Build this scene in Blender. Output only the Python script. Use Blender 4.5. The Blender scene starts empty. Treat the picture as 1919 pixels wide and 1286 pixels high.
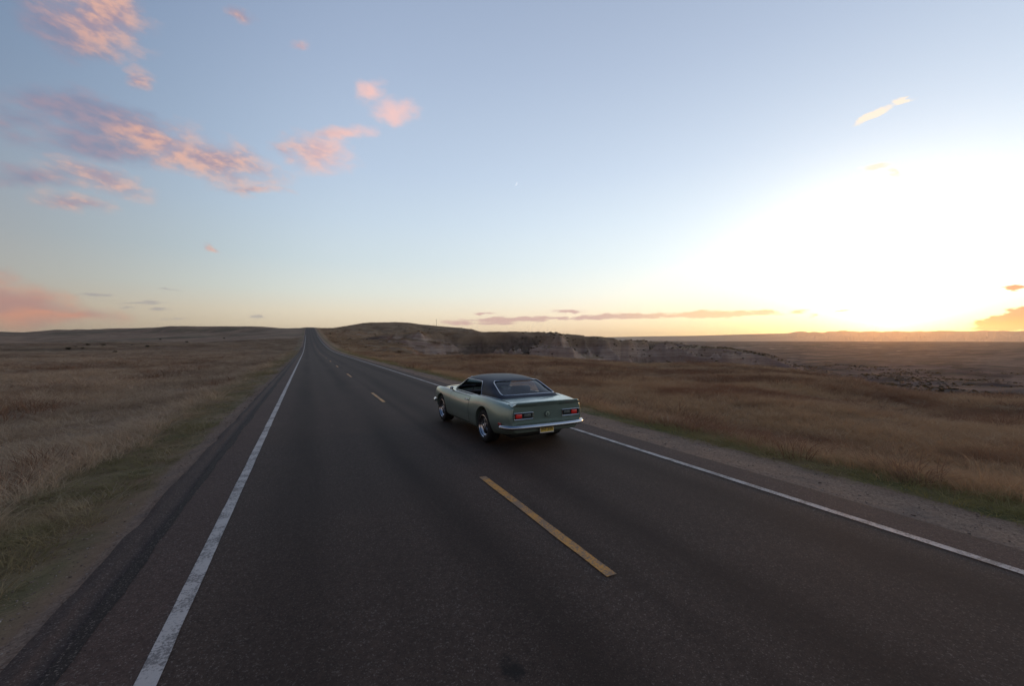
import bpy, bmesh, math, random
import numpy as np
from mathutils import Vector, Matrix
from mathutils.bvhtree import BVHTree

R = math.radians
random.seed(4)
rng = np.random.default_rng(11)
S = bpy.context.scene
COL = S.collection

# ------------------------------------------------------------------ camera
YAW = R(25.89)            # camera looks this far to the right of the road's direction (+Y)
CAM_H = 2.056
FPX = 790.0               # focal length in pixels of the 1919 px wide photograph
cam_d = bpy.data.cameras.new('camera')
cam_d.sensor_width = 36.0
cam_d.lens = FPX / 1919 * 36
cam_d.clip_start = 0.1
cam_d.clip_end = 80000
cam = bpy.data.objects.new('camera', cam_d)
COL.objects.link(cam)
cam.location = (0, 0, CAM_H)
cam.rotation_euler = (R(90 - 0.435), 0, -YAW)
S.camera = cam


def px_dir(px, py):
    """unit direction in the world of a point of the photograph"""
    v = Vector(((px - 959.5) / FPX, (643 - py) / FPX, -1.0))
    v = cam.rotation_euler.to_matrix() @ v
    return v.normalized()


def px_azel(px, py):
    v = px_dir(px, py)
    return math.atan2(v.x, v.y), math.asin(v.z)


SUN_AZ, _ = px_azel(1672, 612)
SUN_EL = R(1.9)
SUN_DIR = Vector((math.sin(SUN_AZ) * math.cos(SUN_EL), math.cos(SUN_AZ) * math.cos(SUN_EL), math.sin(SUN_EL)))


# ------------------------------------------------------------------ node helper
class E:
    """tiny expression wrapper: builds Math nodes"""
    tree = None

    def __init__(self, s):
        self.s = s

    @staticmethod
    def math(op, *a, clamp=False):
        n = E.tree.nodes.new('ShaderNodeMath')
        n.operation = op
        n.use_clamp = clamp
        for i, v in enumerate(a):
            if isinstance(v, E):
                E.tree.links.new(v.s, n.inputs[i])
            else:
                n.inputs[i].default_value = float(v)
        return E(n.outputs[0])

    def __add__(s, o): return E.math('ADD', s, o)
    __radd__ = __add__
    def __sub__(s, o): return E.math('SUBTRACT', s, o)
    def __rsub__(s, o): return E.math('SUBTRACT', o, s)
    def __mul__(s, o): return E.math('MULTIPLY', s, o)
    __rmul__ = __mul__
    def __truediv__(s, o): return E.math('DIVIDE', s, o)
    def __pow__(s, o): return E.math('POWER', s, o)
    def sqrt(s): return E.math('SQRT', s)
    def exp(s): return E.math('EXPONENT', s)
    def max(s, o): return E.math('MAXIMUM', s, o)
    def min(s, o): return E.math('MINIMUM', s, o)
    def abs(s): return E.math('ABSOLUTE', s)

    def step(s, a, b):
        """smoothstep from a to b (a may exceed b)"""
        n = E.tree.nodes.new('ShaderNodeMapRange')
        n.interpolation_type = 'SMOOTHSTEP'
        E.tree.links.new(s.s, n.inputs[0])
        if a <= b:
            vals = (a, b, 0, 1)
        else:
            vals = (b, a, 1, 0)
        for i, v in enumerate(vals):
            n.inputs[1 + i].default_value = v
        return E(n.outputs[0])


def node(kind, **kw):
    n = E.tree.nodes.new(kind)
    for k, v in kw.items():
        setattr(n, k, v)
    return n


def put(sock, v):
    if isinstance(v, E):
        E.tree.links.new(v.s, sock)
    elif isinstance(v, (tuple, list)) and len(v) == 3 and len(sock.default_value) == 4:
        sock.default_value = (*v, 1)
    else:
        sock.default_value = v


def mixc(f, a, b, mode='MIX'):
    n = node('ShaderNodeMix', data_type='RGBA', blend_type=mode)
    put(n.inputs[0], f)
    put(n.inputs[6], a)
    put(n.inputs[7], b)
    return E(n.outputs[2])


def noise(vec, scale, detail=3, rough=.55, dist=0.0, color=False):
    n = node('ShaderNodeTexNoise')
    n.inputs['Scale'].default_value = scale
    n.inputs['Detail'].default_value = detail
    n.inputs['Roughness'].default_value = rough
    n.inputs['Distortion'].default_value = dist
    if vec is not None:
        put(n.inputs['Vector'], vec)
    return E(n.outputs['Color' if color else 'Fac'])


def vmap(vec, scale=(1, 1, 1), rot=(0, 0, 0), loc=(0, 0, 0)):
    n = node('ShaderNodeMapping')
    put(n.inputs[0], vec)
    n.inputs['Scale'].default_value = scale
    n.inputs['Rotation'].default_value = rot
    n.inputs['Location'].default_value = loc
    return E(n.outputs[0])


def xyz(x, y, z=0.0):
    n = node('ShaderNodeCombineXYZ')
    for i, v in enumerate((x, y, z)):
        put(n.inputs[i], v)
    return E(n.outputs[0])


def sep(v):
    n = node('ShaderNodeSeparateXYZ')
    put(n.inputs[0], v)
    return [E(o) for o in n.outputs]


def ramp(f, stops, interp='LINEAR'):
    n = node('ShaderNodeValToRGB')
    cr = n.color_ramp
    cr.interpolation = interp
    while len(cr.elements) < len(stops):
        cr.elements.new(0.5)
    for e, (p, c) in zip(cr.elements, stops):
        e.position = p
        e.color = (*c, 1)
    put(n.inputs[0], f)
    return E(n.outputs[0])


def lin(r, g, b):
    """8-bit sRGB to linear"""
    f = lambda c: (c / 255 / 12.92) if c <= 10 else ((c / 255 + .055) / 1.055) ** 2.4
    return (f(r), f(g), f(b))


# ------------------------------------------------------------------ sky (world)
W = bpy.data.worlds.new('World')
S.world = W
W.use_nodes = True
E.tree = W.node_tree
E.tree.nodes.clear()
tc = node('ShaderNodeTexCoord')
d = E(tc.outputs['Generated'])
dx, dy, dz = sep(d)
el = E.math('ARCSINE', dz)
eld = (el * (180 / math.pi))
dot = node('ShaderNodeVectorMath', operation='DOT_PRODUCT')
put(dot.inputs[0], d)
dot.inputs[1].default_value = SUN_DIR
gam = E.math('ARCCOSINE', E(dot.outputs['Value']).min(1.0).max(-1.0)) * (180 / math.pi)
az = E.math('ARCTAN2', dx, dy)
# base: elevation ramp of the sky away from the sun
base = ramp((eld / 90.0).max(0.0), [
    (0.0, (.40, .31, .235)), (.039, (.40, .36, .29)), (.067, (.31, .365, .36)), (.11, (.215, .315, .385)), (.167, (.17, .28, .41)),
    (.233, (.13, .235, .40)), (.355, (.092, .18, .35)), (.5, (.065, .135, .29)), (1.0, (.035, .085, .20))])
azr = az - SUN_AZ
azr = E.math('WRAP', azr, math.pi, -math.pi).abs() * (180 / math.pi)
dim = gam.step(115, 60) * .40 + .60
base = mixc(1.0, base, xyz(dim, dim, dim), 'MULTIPLY')
venus = ((eld - 8.0) * (eld - 8.0) * (-1 / (2 * 7.5 ** 2))).exp() * azr.step(70, 135) * .75
base = mixc(venus, base, (.40, .285, .25))
# broad brightening round the sun, wider than it is high
gp = ((azr * .60) * (azr * .60) + (eld * 1.38) * (eld * 1.38)).sqrt()
g1 = (gp * (-1 / 48.0)).exp() * .84 * (1.0 - gam.step(62, 106) * .68) + ((gp * gp) * (-1 / (2 * 16.0 ** 2))).exp() * .08
low = (eld.max(0.0) * (-1 / 3.6)).exp()
glow = mixc(1.0, (1.0, 1.0, .94), xyz(g1, g1 * (1.0 - low * .22), g1 * (1.0 - low * .72)), 'MULTIPLY')
g2 = (gam * (-1 / 4.5)).exp() * 5.0
glow2 = mixc(1.0, (1.0, .80, .48), xyz(g2, g2 * (1.0 - low * .25), g2 * (1.0 - low * .6)), 'MULTIPLY')
sky = mixc(1.0, base, glow, 'ADD')
sky = mixc(1.0, sky, glow2, 'ADD')
# warm band that hugs the horizon below the glow
band = (eld.max(0.0) * (-1 / 2.5)).exp() * ((azr * azr) * (-1 / (2 * 40.0 ** 2))).exp() * .92
sky = mixc(band.min(.9), sky, ramp(azr / 90.0, [(0, (1.8, 1.15, .40)), (.07, (1.5, .92, .24)), (.2, (1.15, .80, .30)), (.36, (.98, .60, .34)), (.55, (.80, .52, .36)), (1, (.5, .4, .3))]))
nish = node('ShaderNodeTexSky', sky_type='NISHITA')
nish.sun_disc = False
nish.sun_elevation = SUN_EL
nish.sun_rotation = SUN_AZ
nish.dust_density = 2.0
nk = mixc(1.0, E(nish.outputs[0]), (.004, .004, .004), 'MULTIPLY')
sky = mixc(1.0, sky, nk, 'ADD')

# clouds: ellipses in azimuth / elevation, broken up by noise
wv = xyz(az, el * 1.6)
w1 = noise(wv, 11.0, 4, .55, .0, True)
wc = sep(w1)
fb = noise(vmap(vmap(wv, rot=(0, 0, R(16))), (1, 1.25, 1)), 12.0, 6, .56, .5)
fb2 = noise(vmap(vmap(wv, rot=(0, 0, R(12))), (1, 1.25, 1), loc=(3, 1, 0)), 34.0, 5, .55, .1)
az_w = az + (wc[0] - .5) * .085
el_w = el + (wc[1] - .5) * .045
w2 = sep(noise(vmap(wv, (1, 2.2, 1)), 34.0, 4, .6, .0, True))
az_f = az + (w2[0] - .5) * .05
el_f = el + (w2[1] - .5) * .016


def blob(px, py, a, b, rot, k=1.0, small=False):
    """cloud patch: centre and half axes in photograph pixels, rot in degrees (counter-clockwise)"""
    c0 = px_azel(px, py)
    cr, sr = math.cos(R(rot)), math.sin(R(rot))
    a1 = px_azel(px + a * cr, py - a * sr)
    b1 = px_azel(px + b * sr, py + b * cr)
    m = np.array([[a1[0] - c0[0], b1[0] - c0[0]], [a1[1] - c0[1], b1[1] - c0[1]]])
    i = np.linalg.inv(m)
    u = (az_f if small else az_w) - c0[0]
    v = (el_f if small else el_w) - c0[1]
    p = u * i[0, 0] + v * i[0, 1]
    q = u * i[1, 0] + v * i[1, 1]
    return (1.0 - (p * p + q * q).sqrt()).max(-1.0) * k + (k - 1.0) * 0.0


def group(bl, small=False):
    m = blob(*bl[0], small=small)
    for b in bl[1:]:
        m = m.max(blob(*b, small=small))
    return m


fine = (fb - .5) * 1.9 + (fb2 - .5) * .8
pink = group([(185, 18, 120, 88, -35, 1.0), (265, 150, 40, 24, -30, .7), (395, 300, 160, 52, -14, 1.0), (300, 270, 110, 40, -20, .9),
              (190, 338, 110, 28, -16, .8), (140, 374, 90, 20, -8, .7), (598, 288, 72, 46, -20, .95), (632, 252, 85, 18, 10, .8), (545, 285, 40, 22, -10, .7),
              (737, 210, 54, 32, -5, 1.0), (697, 172, 30, 30, -50, .85), (455, 30, 30, 22, -30, .8), (562, 84, 28, 12, -10, .75),
              (398, 459, 24, 11, -20, .75), (470, 352, 90, 12, -3, .6)])
mauve = group([(190, 225, 190, 52, -14, 1.0), (180, 275, 180, 48, -10, .9), (120, 50, 130, 60, -30, .7), (60, 330, 150, 24, 0, .6), (40, 220, 160, 40, -10, .6)])
horiz_l = group([(20, 570, 210, 48, -8, 1.0), (150, 590, 130, 24, 0, .7), (-60, 540, 120, 70, 0, .9)])
wisps = group([(180, 553, 38, 5, -3, .55), (270, 568, 55, 4.5, 2, .6), (300, 579, 24, 3, 0, .5), (315, 542, 32, 3, -3, .4),
               (480, 594, 22, 4, -4, .6), (328, 597, 20, 3, 0, .4), (240, 578, 30, 5, 0, .35)], True)
belt = group([(1150, 595, 330, 4.2, 1.6, .8), (960, 599, 125, 6, 2, .8), (1180, 592, 130, 6, 1.5, .8), (1340, 589, 100, 8, 1, .9), (1430, 586, 36, 7, 0, .8),
              (905, 606, 90, 4, 0, .6), (1060, 584, 50, 5, 0, .65), (905, 587, 34, 3.5, 0, .55), (1575, 583, 28, 3.5, 0, .45),
              (1500, 585, 26, 5, 0, .5), (1520, 592, 16, 4, 0, .5)], True)
bright = group([(1630, 218, 55, 8, 27, .9), (1690, 188, 26, 7, 8, .8), (1642, 310, 44, 8, 8, .7), (1675, 324, 22, 9, -20, .6)], True)
right = group([(1910, 602, 125, 20, 6, 1.5), (1970, 588, 120, 28, 6, 1.5), (1895, 539, 34, 5, 3, .7)], True)

c = (mauve + fine * .42).step(.0, .75)
sky = mixc(c * .72, sky, mixc(fb2.step(.35, .7), lin(128, 128, 152), lin(158, 136, 150)))
c = (pink + fine * .60 + .06).step(-.02, .95)
pk = mixc((fb2 * .6 + fb * .5).step(.46, .64), lin(164, 138, 150), lin(224, 172, 150))
pk = mixc(az.step(px_azel(430, 300)[0], px_azel(740, 300)[0]), pk, lin(244, 196, 186))
sky = mixc(c * .80, sky, pk)
c = (horiz_l + fine * .3).step(.02, .72)
sky = mixc(c * .85, sky, mixc(fb.step(.4, .65), lin(176, 132, 126), lin(206, 142, 118)))
c = (wisps + fine * .34).step(.02, .4)
sky = mixc(c * .55, sky, lin(150, 146, 152))
c = (belt + fine * .55).step(.0, .42)
sky = mixc(c * .9, sky, mixc(gam.step(34, 14), lin(206, 168, 160), (1.0, .66, .36)))
c = (bright + fine * .4).step(.02, .5)
sky = mixc(c * .85, sky, (1.05, .86, .66))
c = (right + fine * .3).step(.02, .35)
sky = mixc(c * .9, sky, mixc(el.step(px_azel(1900, 585)[1], px_azel(1900, 612)[1]), lin(236, 132, 84), lin(248, 150, 40)))
# below the horizon: dull ground tone
sky = mixc(eld.step(-.2, -1.6), sky, lin(92, 76, 66))
bg = node('ShaderNodeBackground')
put(bg.inputs[0], sky)
bg.inputs[1].default_value = 1.0
wo = node('ShaderNodeOutputWorld')
E.tree.links.new(bg.outputs[0], wo.inputs[0])

# ------------------------------------------------------------------ sun
sd = bpy.data.lights.new('sun', 'SUN')
sd.energy = 0.75
sd.angle = R(8)
sd.color = (1.0, .42, .12)
sun = bpy.data.objects.new('sun', sd)
COL.objects.link(sun)
sun.rotation_euler = SUN_DIR.to_track_quat('Z', 'Y').to_euler()

S.view_settings.view_transform = 'Standard'
S.view_settings.look = 'None'
S.view_settings.gamma = 1.0
S.view_settings.use_curve_mapping = False
S.view_settings.exposure = 0.14
S.cycles.use_denoising = True
S.cycles.max_bounces = 6
S.cycles.diffuse_bounces = 3
S.cycles.glossy_bounces = 3
S.cycles.transmission_bounces = 4
S.cycles.transparent_max_bounces = 12
S.cycles.volume_bounces = 0


# ------------------------------------------------------------------ generic helpers
def tag(o, label=None, cat=None, group=None, kind=None):
    if label: o['label'] = label
    if cat: o['category'] = cat
    if group: o['group'] = group
    if kind: o['kind'] = kind
    return o


def link(name, me, mats=None, parent=None):
    o = bpy.data.objects.new(name, me)
    COL.objects.link(o)
    if mats is not None:
        for m in (mats if isinstance(mats, (list, tuple)) else [mats]):
            me.materials.append(m)
    if parent:
        o.parent = parent
    return o


def np_mesh(name, V, F, smooth=True):
    """mesh from numpy arrays, faces all of one length"""
    me = bpy.data.meshes.new(name)
    V = np.asarray(V, np.float32)
    F = np.asarray(F, np.int32)
    n, k = F.shape
    me.vertices.add(len(V))
    me.vertices.foreach_set('co', V.ravel())
    me.loops.add(n * k)
    me.loops.foreach_set('vertex_index', F.ravel())
    me.polygons.add(n)
    me.polygons.foreach_set('loop_start', np.arange(n, dtype=np.int32) * k)
    me.polygons.foreach_set('use_smooth', np.full(n, smooth))
    me.update(calc_edges=True)
    return me


def grid_faces(nu, nv, wrap_u=False):
    u = np.arange(nu if wrap_u else nu - 1)
    v = np.arange(nv - 1)
    U, Vv = np.meshgrid(u, v, indexing='ij')
    U2 = (U + 1) % nu
    return np.stack([U * nv + Vv, U2 * nv + Vv, U2 * nv + Vv + 1, U * nv + Vv + 1], -1).reshape(-1, 4)


def set_attr(me, name, arr):
    a = me.attributes.new(name, 'FLOAT', 'POINT')
    a.data.foreach_set('value', np.asarray(arr, np.float32).ravel())


def new_mat(name):
    m = bpy.data.materials.new(name)
    m.use_nodes = True
    E.tree = m.node_tree
    E.tree.nodes.clear()
    out = node('ShaderNodeOutputMaterial')
    bs = node('ShaderNodeBsdfPrincipled')
    E.tree.links.new(bs.outputs[0], out.inputs[0])
    return m, bs, out


def simple_mat(name, col, rough=.5, metal=0.0, coat=0.0, spec=.5, emit=None, es=0.0, var=.0, vscale=20):
    m, b, _ = new_mat(name)
    if var:
        t = E(node('ShaderNodeTexCoord').outputs['Object'])
        n = noise(t, vscale, 4)
        put(b.inputs['Base Color'], mixc(n.step(.3, .7), tuple(c * (1 - var) for c in col), tuple(c * (1 + var) for c in col)))
    else:
        b.inputs['Base Color'].default_value = (*col, 1)
    b.inputs['Roughness'].default_value = rough
    b.inputs['Metallic'].default_value = metal
    b.inputs['Coat Weight'].default_value = coat
    b.inputs['Coat Roughness'].default_value = .04
    b.inputs['Specular IOR Level'].default_value = spec
    if emit:
        b.inputs['Emission Color'].default_value = (*emit, 1)
        b.inputs['Emission Strength'].default_value = es
    return m


def bump(b, h, strength, dist):
    n = node('ShaderNodeBump')
    n.inputs['Strength'].default_value = strength
    n.inputs['Distance'].default_value = dist
    put(n.inputs['Height'], h)
    E.tree.links.new(n.outputs[0], b.inputs['Normal'])


def attr(name):
    n = node('ShaderNodeAttribute')
    n.attribute_name = name
    return E(n.outputs['Fac'])


def sstep(a, b, x):
    t = np.clip((x - a) / (b - a), 0, 1)
    return t * t * (3 - 2 * t)


# numpy lattice noise
_perm = rng.permutation(4096)
_gr = rng.random(4096)


def vnoise(x, y, seed=0):
    xi = np.floor(x).astype(np.int64)
    yi = np.floor(y).astype(np.int64)
    fx, fy = x - xi, y - yi
    fx = fx * fx * fx * (fx * (fx * 6 - 15) + 10)
    fy = fy * fy * fy * (fy * (fy * 6 - 15) + 10)
    h = lambda a, b: _gr[_perm[(_perm[(a + seed * 131) & 4095] + b) & 4095]]
    return ((h(xi, yi) * (1 - fx) + h(xi + 1, yi) * fx) * (1 - fy) + (h(xi, yi + 1) * (1 - fx) + h(xi + 1, yi + 1) * fx) * fy) * 2 - 1


def fbm(x, y, oct=4, seed=0, gain=.5):
    s, a, t = 0, 1.0, 0
    for i in range(oct):
        s = s + a * vnoise(x, y, seed + i)
        t += a
        a *= gain
        x, y = x * 2.03 + 17.1, y * 2.03 - 9.7
    return s / t


def ridged(x, y, oct=3, seed=0):
    s, a, t = 0, 1.0, 0
    for i in range(oct):
        s = s + a * (1 - np.abs(vnoise(x, y, seed + i)))
        t += a
        a *= .5
        x, y = x * 2.1 + 5.3, y * 2.1 + 3.7
    return s / t


# ------------------------------------------------------------------ terrain heights
_py = np.array([-300, -60, 0, 30, 60, 90, 110, 135, 165, 205, 260, 320, 389, 440, 475, 505, 540, 620, 800, 3000])
_pz = np.array([2.4, .48, 0, -.24, -.5, -.78, -.9, -.72, -.1, 1.1, 3.3, 6.0, 9.6, 12.6, 14.7, 15.5, 15.4, 13, 6, -10])
_fy = np.arange(-300, 3000, 1.0)
_fz = np.interp(_fy, _py, _pz)
_k = np.exp(-.5 * (np.arange(-40, 41) / 13.0) ** 2)
_fz2 = np.convolve(np.pad(_fz, 40, mode='edge'), _k / _k.sum(), 'valid')
_wt = sstep(30, 90, _fy)
_fz = np.interp(_fy, _py, _pz) * (1 - _wt) + _fz2 * _wt


def prof(y):
    return np.interp(y, _fy, _fz)


XL, XR = -1.46, 6.30      # edges of the asphalt


def px_of_az(azw):
    a = np.clip(azw - YAW, -1.35, 1.35)
    return 959.5 + FPX * np.tan(a), np.cos(a)


def elev_z(py, r, cosa):
    """height at range r that shows at photograph row py"""
    return CAM_H + r * cosa * (637.0 - py) / FPX


L_PX = np.array([-3000, -800, -200, 0, 45, 105, 180, 285, 320, 420, 480, 520, 545, 565, 577, 640])
L_PY = np.array([640, 634, 624, 622, 623.2, 618.5, 617.3, 614.5, 611.5, 612.2, 611.5, 609.2, 607.5, 609.5, 612, 613])
R_PX = np.array([560, 595, 625, 640, 660, 690, 740, 765, 790, 830, 860, 885, 900, 915, 960, 5000])
R_PY = np.array([612, 612, 611.6, 606.5, 604.8, 604.4, 603.4, 604.4, 608, 612.5, 614.5, 617, 621.5, 627, 640, 660])
M_PX = np.array([560, 640, 700, 760, 820, 860, 905, 950, 1010, 1032, 1060, 1100, 1130, 1150, 1163, 1178, 1200, 1240, 1262, 1290, 1330, 1400])
M_PY = np.array([640, 632, 627, 624.5, 623.6, 623.4, 623, 622, 622, 624.5, 627.5, 630.5, 631.5, 635, 639, 637, 639.5, 638, 641, 646, 652, 662])
M_R = np.array([330, 300, 285, 270, 255, 245, 240, 240, 245, 250, 255, 265, 275, 290, 300, 300, 310, 330, 340, 350, 350, 350])
B_PX = np.array([900, 1150, 1190, 1230, 1300, 1355, 1385, 1420, 1470, 1560])
B_PY = np.array([700, 668, 654, 652.5, 652, 654, 658, 664, 674, 690])
NE_PX = np.array([590, 640, 700, 800, 860, 1000, 1100, 1200, 1370, 1430, 1500, 1600, 1650, 1750, 1919, 2600])
NE_R = np.array([400, 190, 120, 92, 86, 80, 76, 73, 70, 67, 62, 56, 53, 52, 54, 60])
NE_PY = np.array([655, 660, 664, 667.5, 668, 669, 675, 680.5, 683, 688, 697, 713, 727, 743, 750, 760])


def terrain(X, Y):
    global GULLY, VV
    r = np.hypot(X, Y) + 1e-6
    azw = np.arctan2(X, Y)
    px, ca = px_of_az(azw)
    roadz = prof(Y)
    arc = azw * 240.0
    # ---------- left grassland
    rR = 560 + 260 * sstep(560, 0, px)
    zr = elev_z(np.interp(px, L_PX, L_PY), rR, ca)
    t = np.clip((r - 120) / (rR - 120), 0, 1.6)
    z0 = -.95 - .35 * sstep(30, 140, r)
    shape = np.where(t < 1, .66 * t ** 1.5 + .34 * sstep(.84, 1.0, t + .05 * fbm(X / 40, Y / 40, 3, 33)), 1 - (t - 1) ** 2 * 1.3)
    swell = fbm(X / 55 + .15 * Y / 55, Y / 26, 4, 3) * (.55 * sstep(25, 90, r) + 1.7 * sstep(110, 260, r)) + fbm(X / 11, Y / 9, 3, 9) * .14 * sstep(6, 16, r)
    zL = z0 + (zr - z0) * shape + swell * (1 - .6 * sstep(.8, 1.0, t)) + 2.2 * fbm(X / 45, Y / 45, 4, 31) * sstep(.5, .8, t) * sstep(1.02, .9, t)
    # ---------- right hand side
    zh = elev_z(np.interp(px, R_PX, R_PY), 520, ca)
    th = np.clip((r - 230) / 290, 0, 1.7)
    hill_b = -3 - 7 * sstep(660, 800, px)
    hill = hill_b + (zh - hill_b) * np.where(th < 1, .7 * th ** 1.2 + .3 * sstep(.72, 1, th + .08 * fbm(X / 35, Y / 35, 3, 44)), 1 - (th - 1) ** 2 * 1.1) + (2.2 * fbm(X / 48, Y / 48, 4, 41) + 4.5 * (ridged(X / 60, Y / 60, 3, 46) - .64)) * sstep(0, .3, th) * sstep(1, .8, th) + .5 * fbm(arc / 9, r * 0, 3, 47) * sstep(.8, 1, th)
    # the near shelf of grass
    re = np.interp(px, NE_PX, NE_R)
    zshelf = elev_z(np.interp(px, NE_PX, NE_PY), re, ca)
    tn = np.clip(r / re, 0, 1)
    shelf = -.55 + (zshelf + .55) * tn ** 1.25
    sw2 = fbm(X / 24 + .3 * Y / 24, Y / 17, 4, 13) * (1.35 * sstep(12, 45, r)) + fbm(X / 7, Y / 6, 3, 19) * .15 * sstep(7, 16, r)
    drop = r - re + 6 * fbm(X / 16, Y / 16, 3, 23)
    shelf = shelf + sw2 * (1 - .75 * sstep(.7, .97, tn)) - 16 * sstep(0, 46, drop) - .16 * np.clip(drop, 0, 400)
    can = sstep(740, 900, px)                       # canyon deepens away from the road
    basin = -15 - 17 * sstep(150, 520, r) + 21 * sstep(900, 4000, r)
    terr = fbm(X / 130 + 3, Y / 130, 5, 51, .55)
    basin = basin + 6 * (ridged(X / 85 + 4, Y / 85, 4, 58) - .63) * sstep(140, 260, r) * sstep(1200, 600, r) + 1.5 * (ridged(X / 36, Y / 36, 3, 57) - .6) * sstep(130, 220, r) * sstep(1500, 500, r) + (3.4 * terr + .5 * np.round(terr * 5) / 2.5) * sstep(120, 300, r) * sstep(3600, 1200, r)
    fl = fbm(X / 42 + .4 * Y / 42, Y / 30, 4, 61)
    floor_l = -1.2 - 2.5 * sstep(700, 820, px) + 1.0 * fl + 2.4 * np.interp(fl, [-1, -.25, -.12, .1, .2, 1], [-1, -.8, .0, .1, .9, 1.1]) + 4.0 * (ridged(X / 44, Y / 44, 3, 66) - .62)
    floor = floor_l * (1 - can) + basin * can
    # mesa with eroded cliffs
    rm = np.interp(px, M_PX, M_R)
    zt = elev_z(np.interp(px, M_PX, M_PY), rm, ca) 
    zt = zt + .45 * fbm(arc / 5, r / 9, 3, 71)
    wob = 9 * fbm(X / 30, Y / 30, 3, 87)
    wx = X + 9 * fbm(X / 30, Y / 30, 3, 87)
    wy = Y + 9 * fbm(X / 30 + 7, Y / 30, 3, 88)
    rdg = ridged(wx / 46, wy / 46, 1, 81)                 # broad spurs and gullies
    rdg2 = ridged(wx / 15, wy / 15, 2, 83)
    ero = 1.35 * (rdg - .74) + .42 * (rdg2 - .66) + .05 * fbm(X / 3, Y / 3, 2, 84)
    tt = 1.10 - np.clip(rm - r + 6, 0, 400) / 74.0
    vv = tt + ero * sstep(1.08, .86, tt)
    fall = 1 - np.interp(vv, [-.1, .0, .30, .36, .50, .55, .72, .80, .93, 1.0], [0, .04, .26, .37, .45, .57, .68, .86, .96, 1.0])
    q = np.clip(1 - vv, 0, 1)
    VV = vv
    foot = -15.0 * can - 4 * (1 - can)
    back = np.clip(r - rm, 0, None)
    gone = sstep(1010, 1100, px)                    # east of here the mesa is narrow and falls away behind
    mesa = zt - (zt - foot) * fall - back * (.03 + .16 * gone) - 200 * sstep(1330, 1480, px)
    mesa = mesa - 12 * sstep(720, 590, px)
    GULLY = .8 * sstep(.58, .48, rdg + .5 * (rdg2 - .66)) * sstep(.08, .2, q) * sstep(1.1, .8, q)
    # lower bench to the right of the mesa
    rb = 300 + 15 * fbm(arc / 30, arc * 0, 2, 95)
    zb = elev_z(np.interp(px, B_PX, B_PY), rb, ca)
    tb = 1.08 - np.clip(rb - r + 4, 0, 400) / 60.0
    vb = tb + ero * 1.1 * sstep(1.06, .84, tb)
    bench = zb - (zb + 19) * (1 - np.interp(vb, [-.1, 0, .3, .36, .55, .62, .80, .9, 1.0], [0, .04, .26, .38, .50, .64, .74, .95, 1.0])) \
        - np.clip(r - rb - 60, 0, None) * .07 - 14 * sstep(1420, 1620, px) - 100 * sstep(1180, 1120, px)
    far_r = np.maximum(np.maximum(floor, mesa), bench)
    far_r = np.maximum(far_r, hill - 60 * sstep(900, 990, px) - 40 * (th <= 0))
    far_r = np.maximum(far_r, basin - 2)
    wn = sstep(re - 2, re + 26, r)
    zR = np.where(r < re, shelf, np.maximum(shelf, far_r * wn + shelf * (1 - wn)))
    # ---------- join left and right across the road
    wr = sstep(-4, 12, X) if np.isscalar(X) else sstep(2.0, 3.0, X)
    z = zL * (1 - wr) + zR * wr
    # ---------- road bed, shoulders, ditch
    dl = XL - X
    dr = X - XR
    ds = np.maximum(np.maximum(dl, dr), 0)
    side_l = -.05 - .10 * sstep(.1, .9, dl) - .62 * sstep(.9, 5.5, dl)
    side_r = -.05 - .05 * sstep(.0, 1.4, dr) - .52 * sstep(1.4, 5.5, dr)
    bed = roadz + np.where(X < 2.4, side_l, side_r) - .03 * (ds <= 0)
    blend = sstep(5, 24 + .10 * np.clip(r - 60, 0, 400), ds)
    z = bed * (1 - blend) + z * blend
    z = z + (.035 * fbm(X / .5, Y / .5, 3, 103) * sstep(.3, 2.2, ds)) * sstep(60, 20, r)
    return z


# ------------------------------------------------------------------ materials of the setting
def pos():
    return E(node('ShaderNodeNewGeometry').outputs['Position'])


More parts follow.
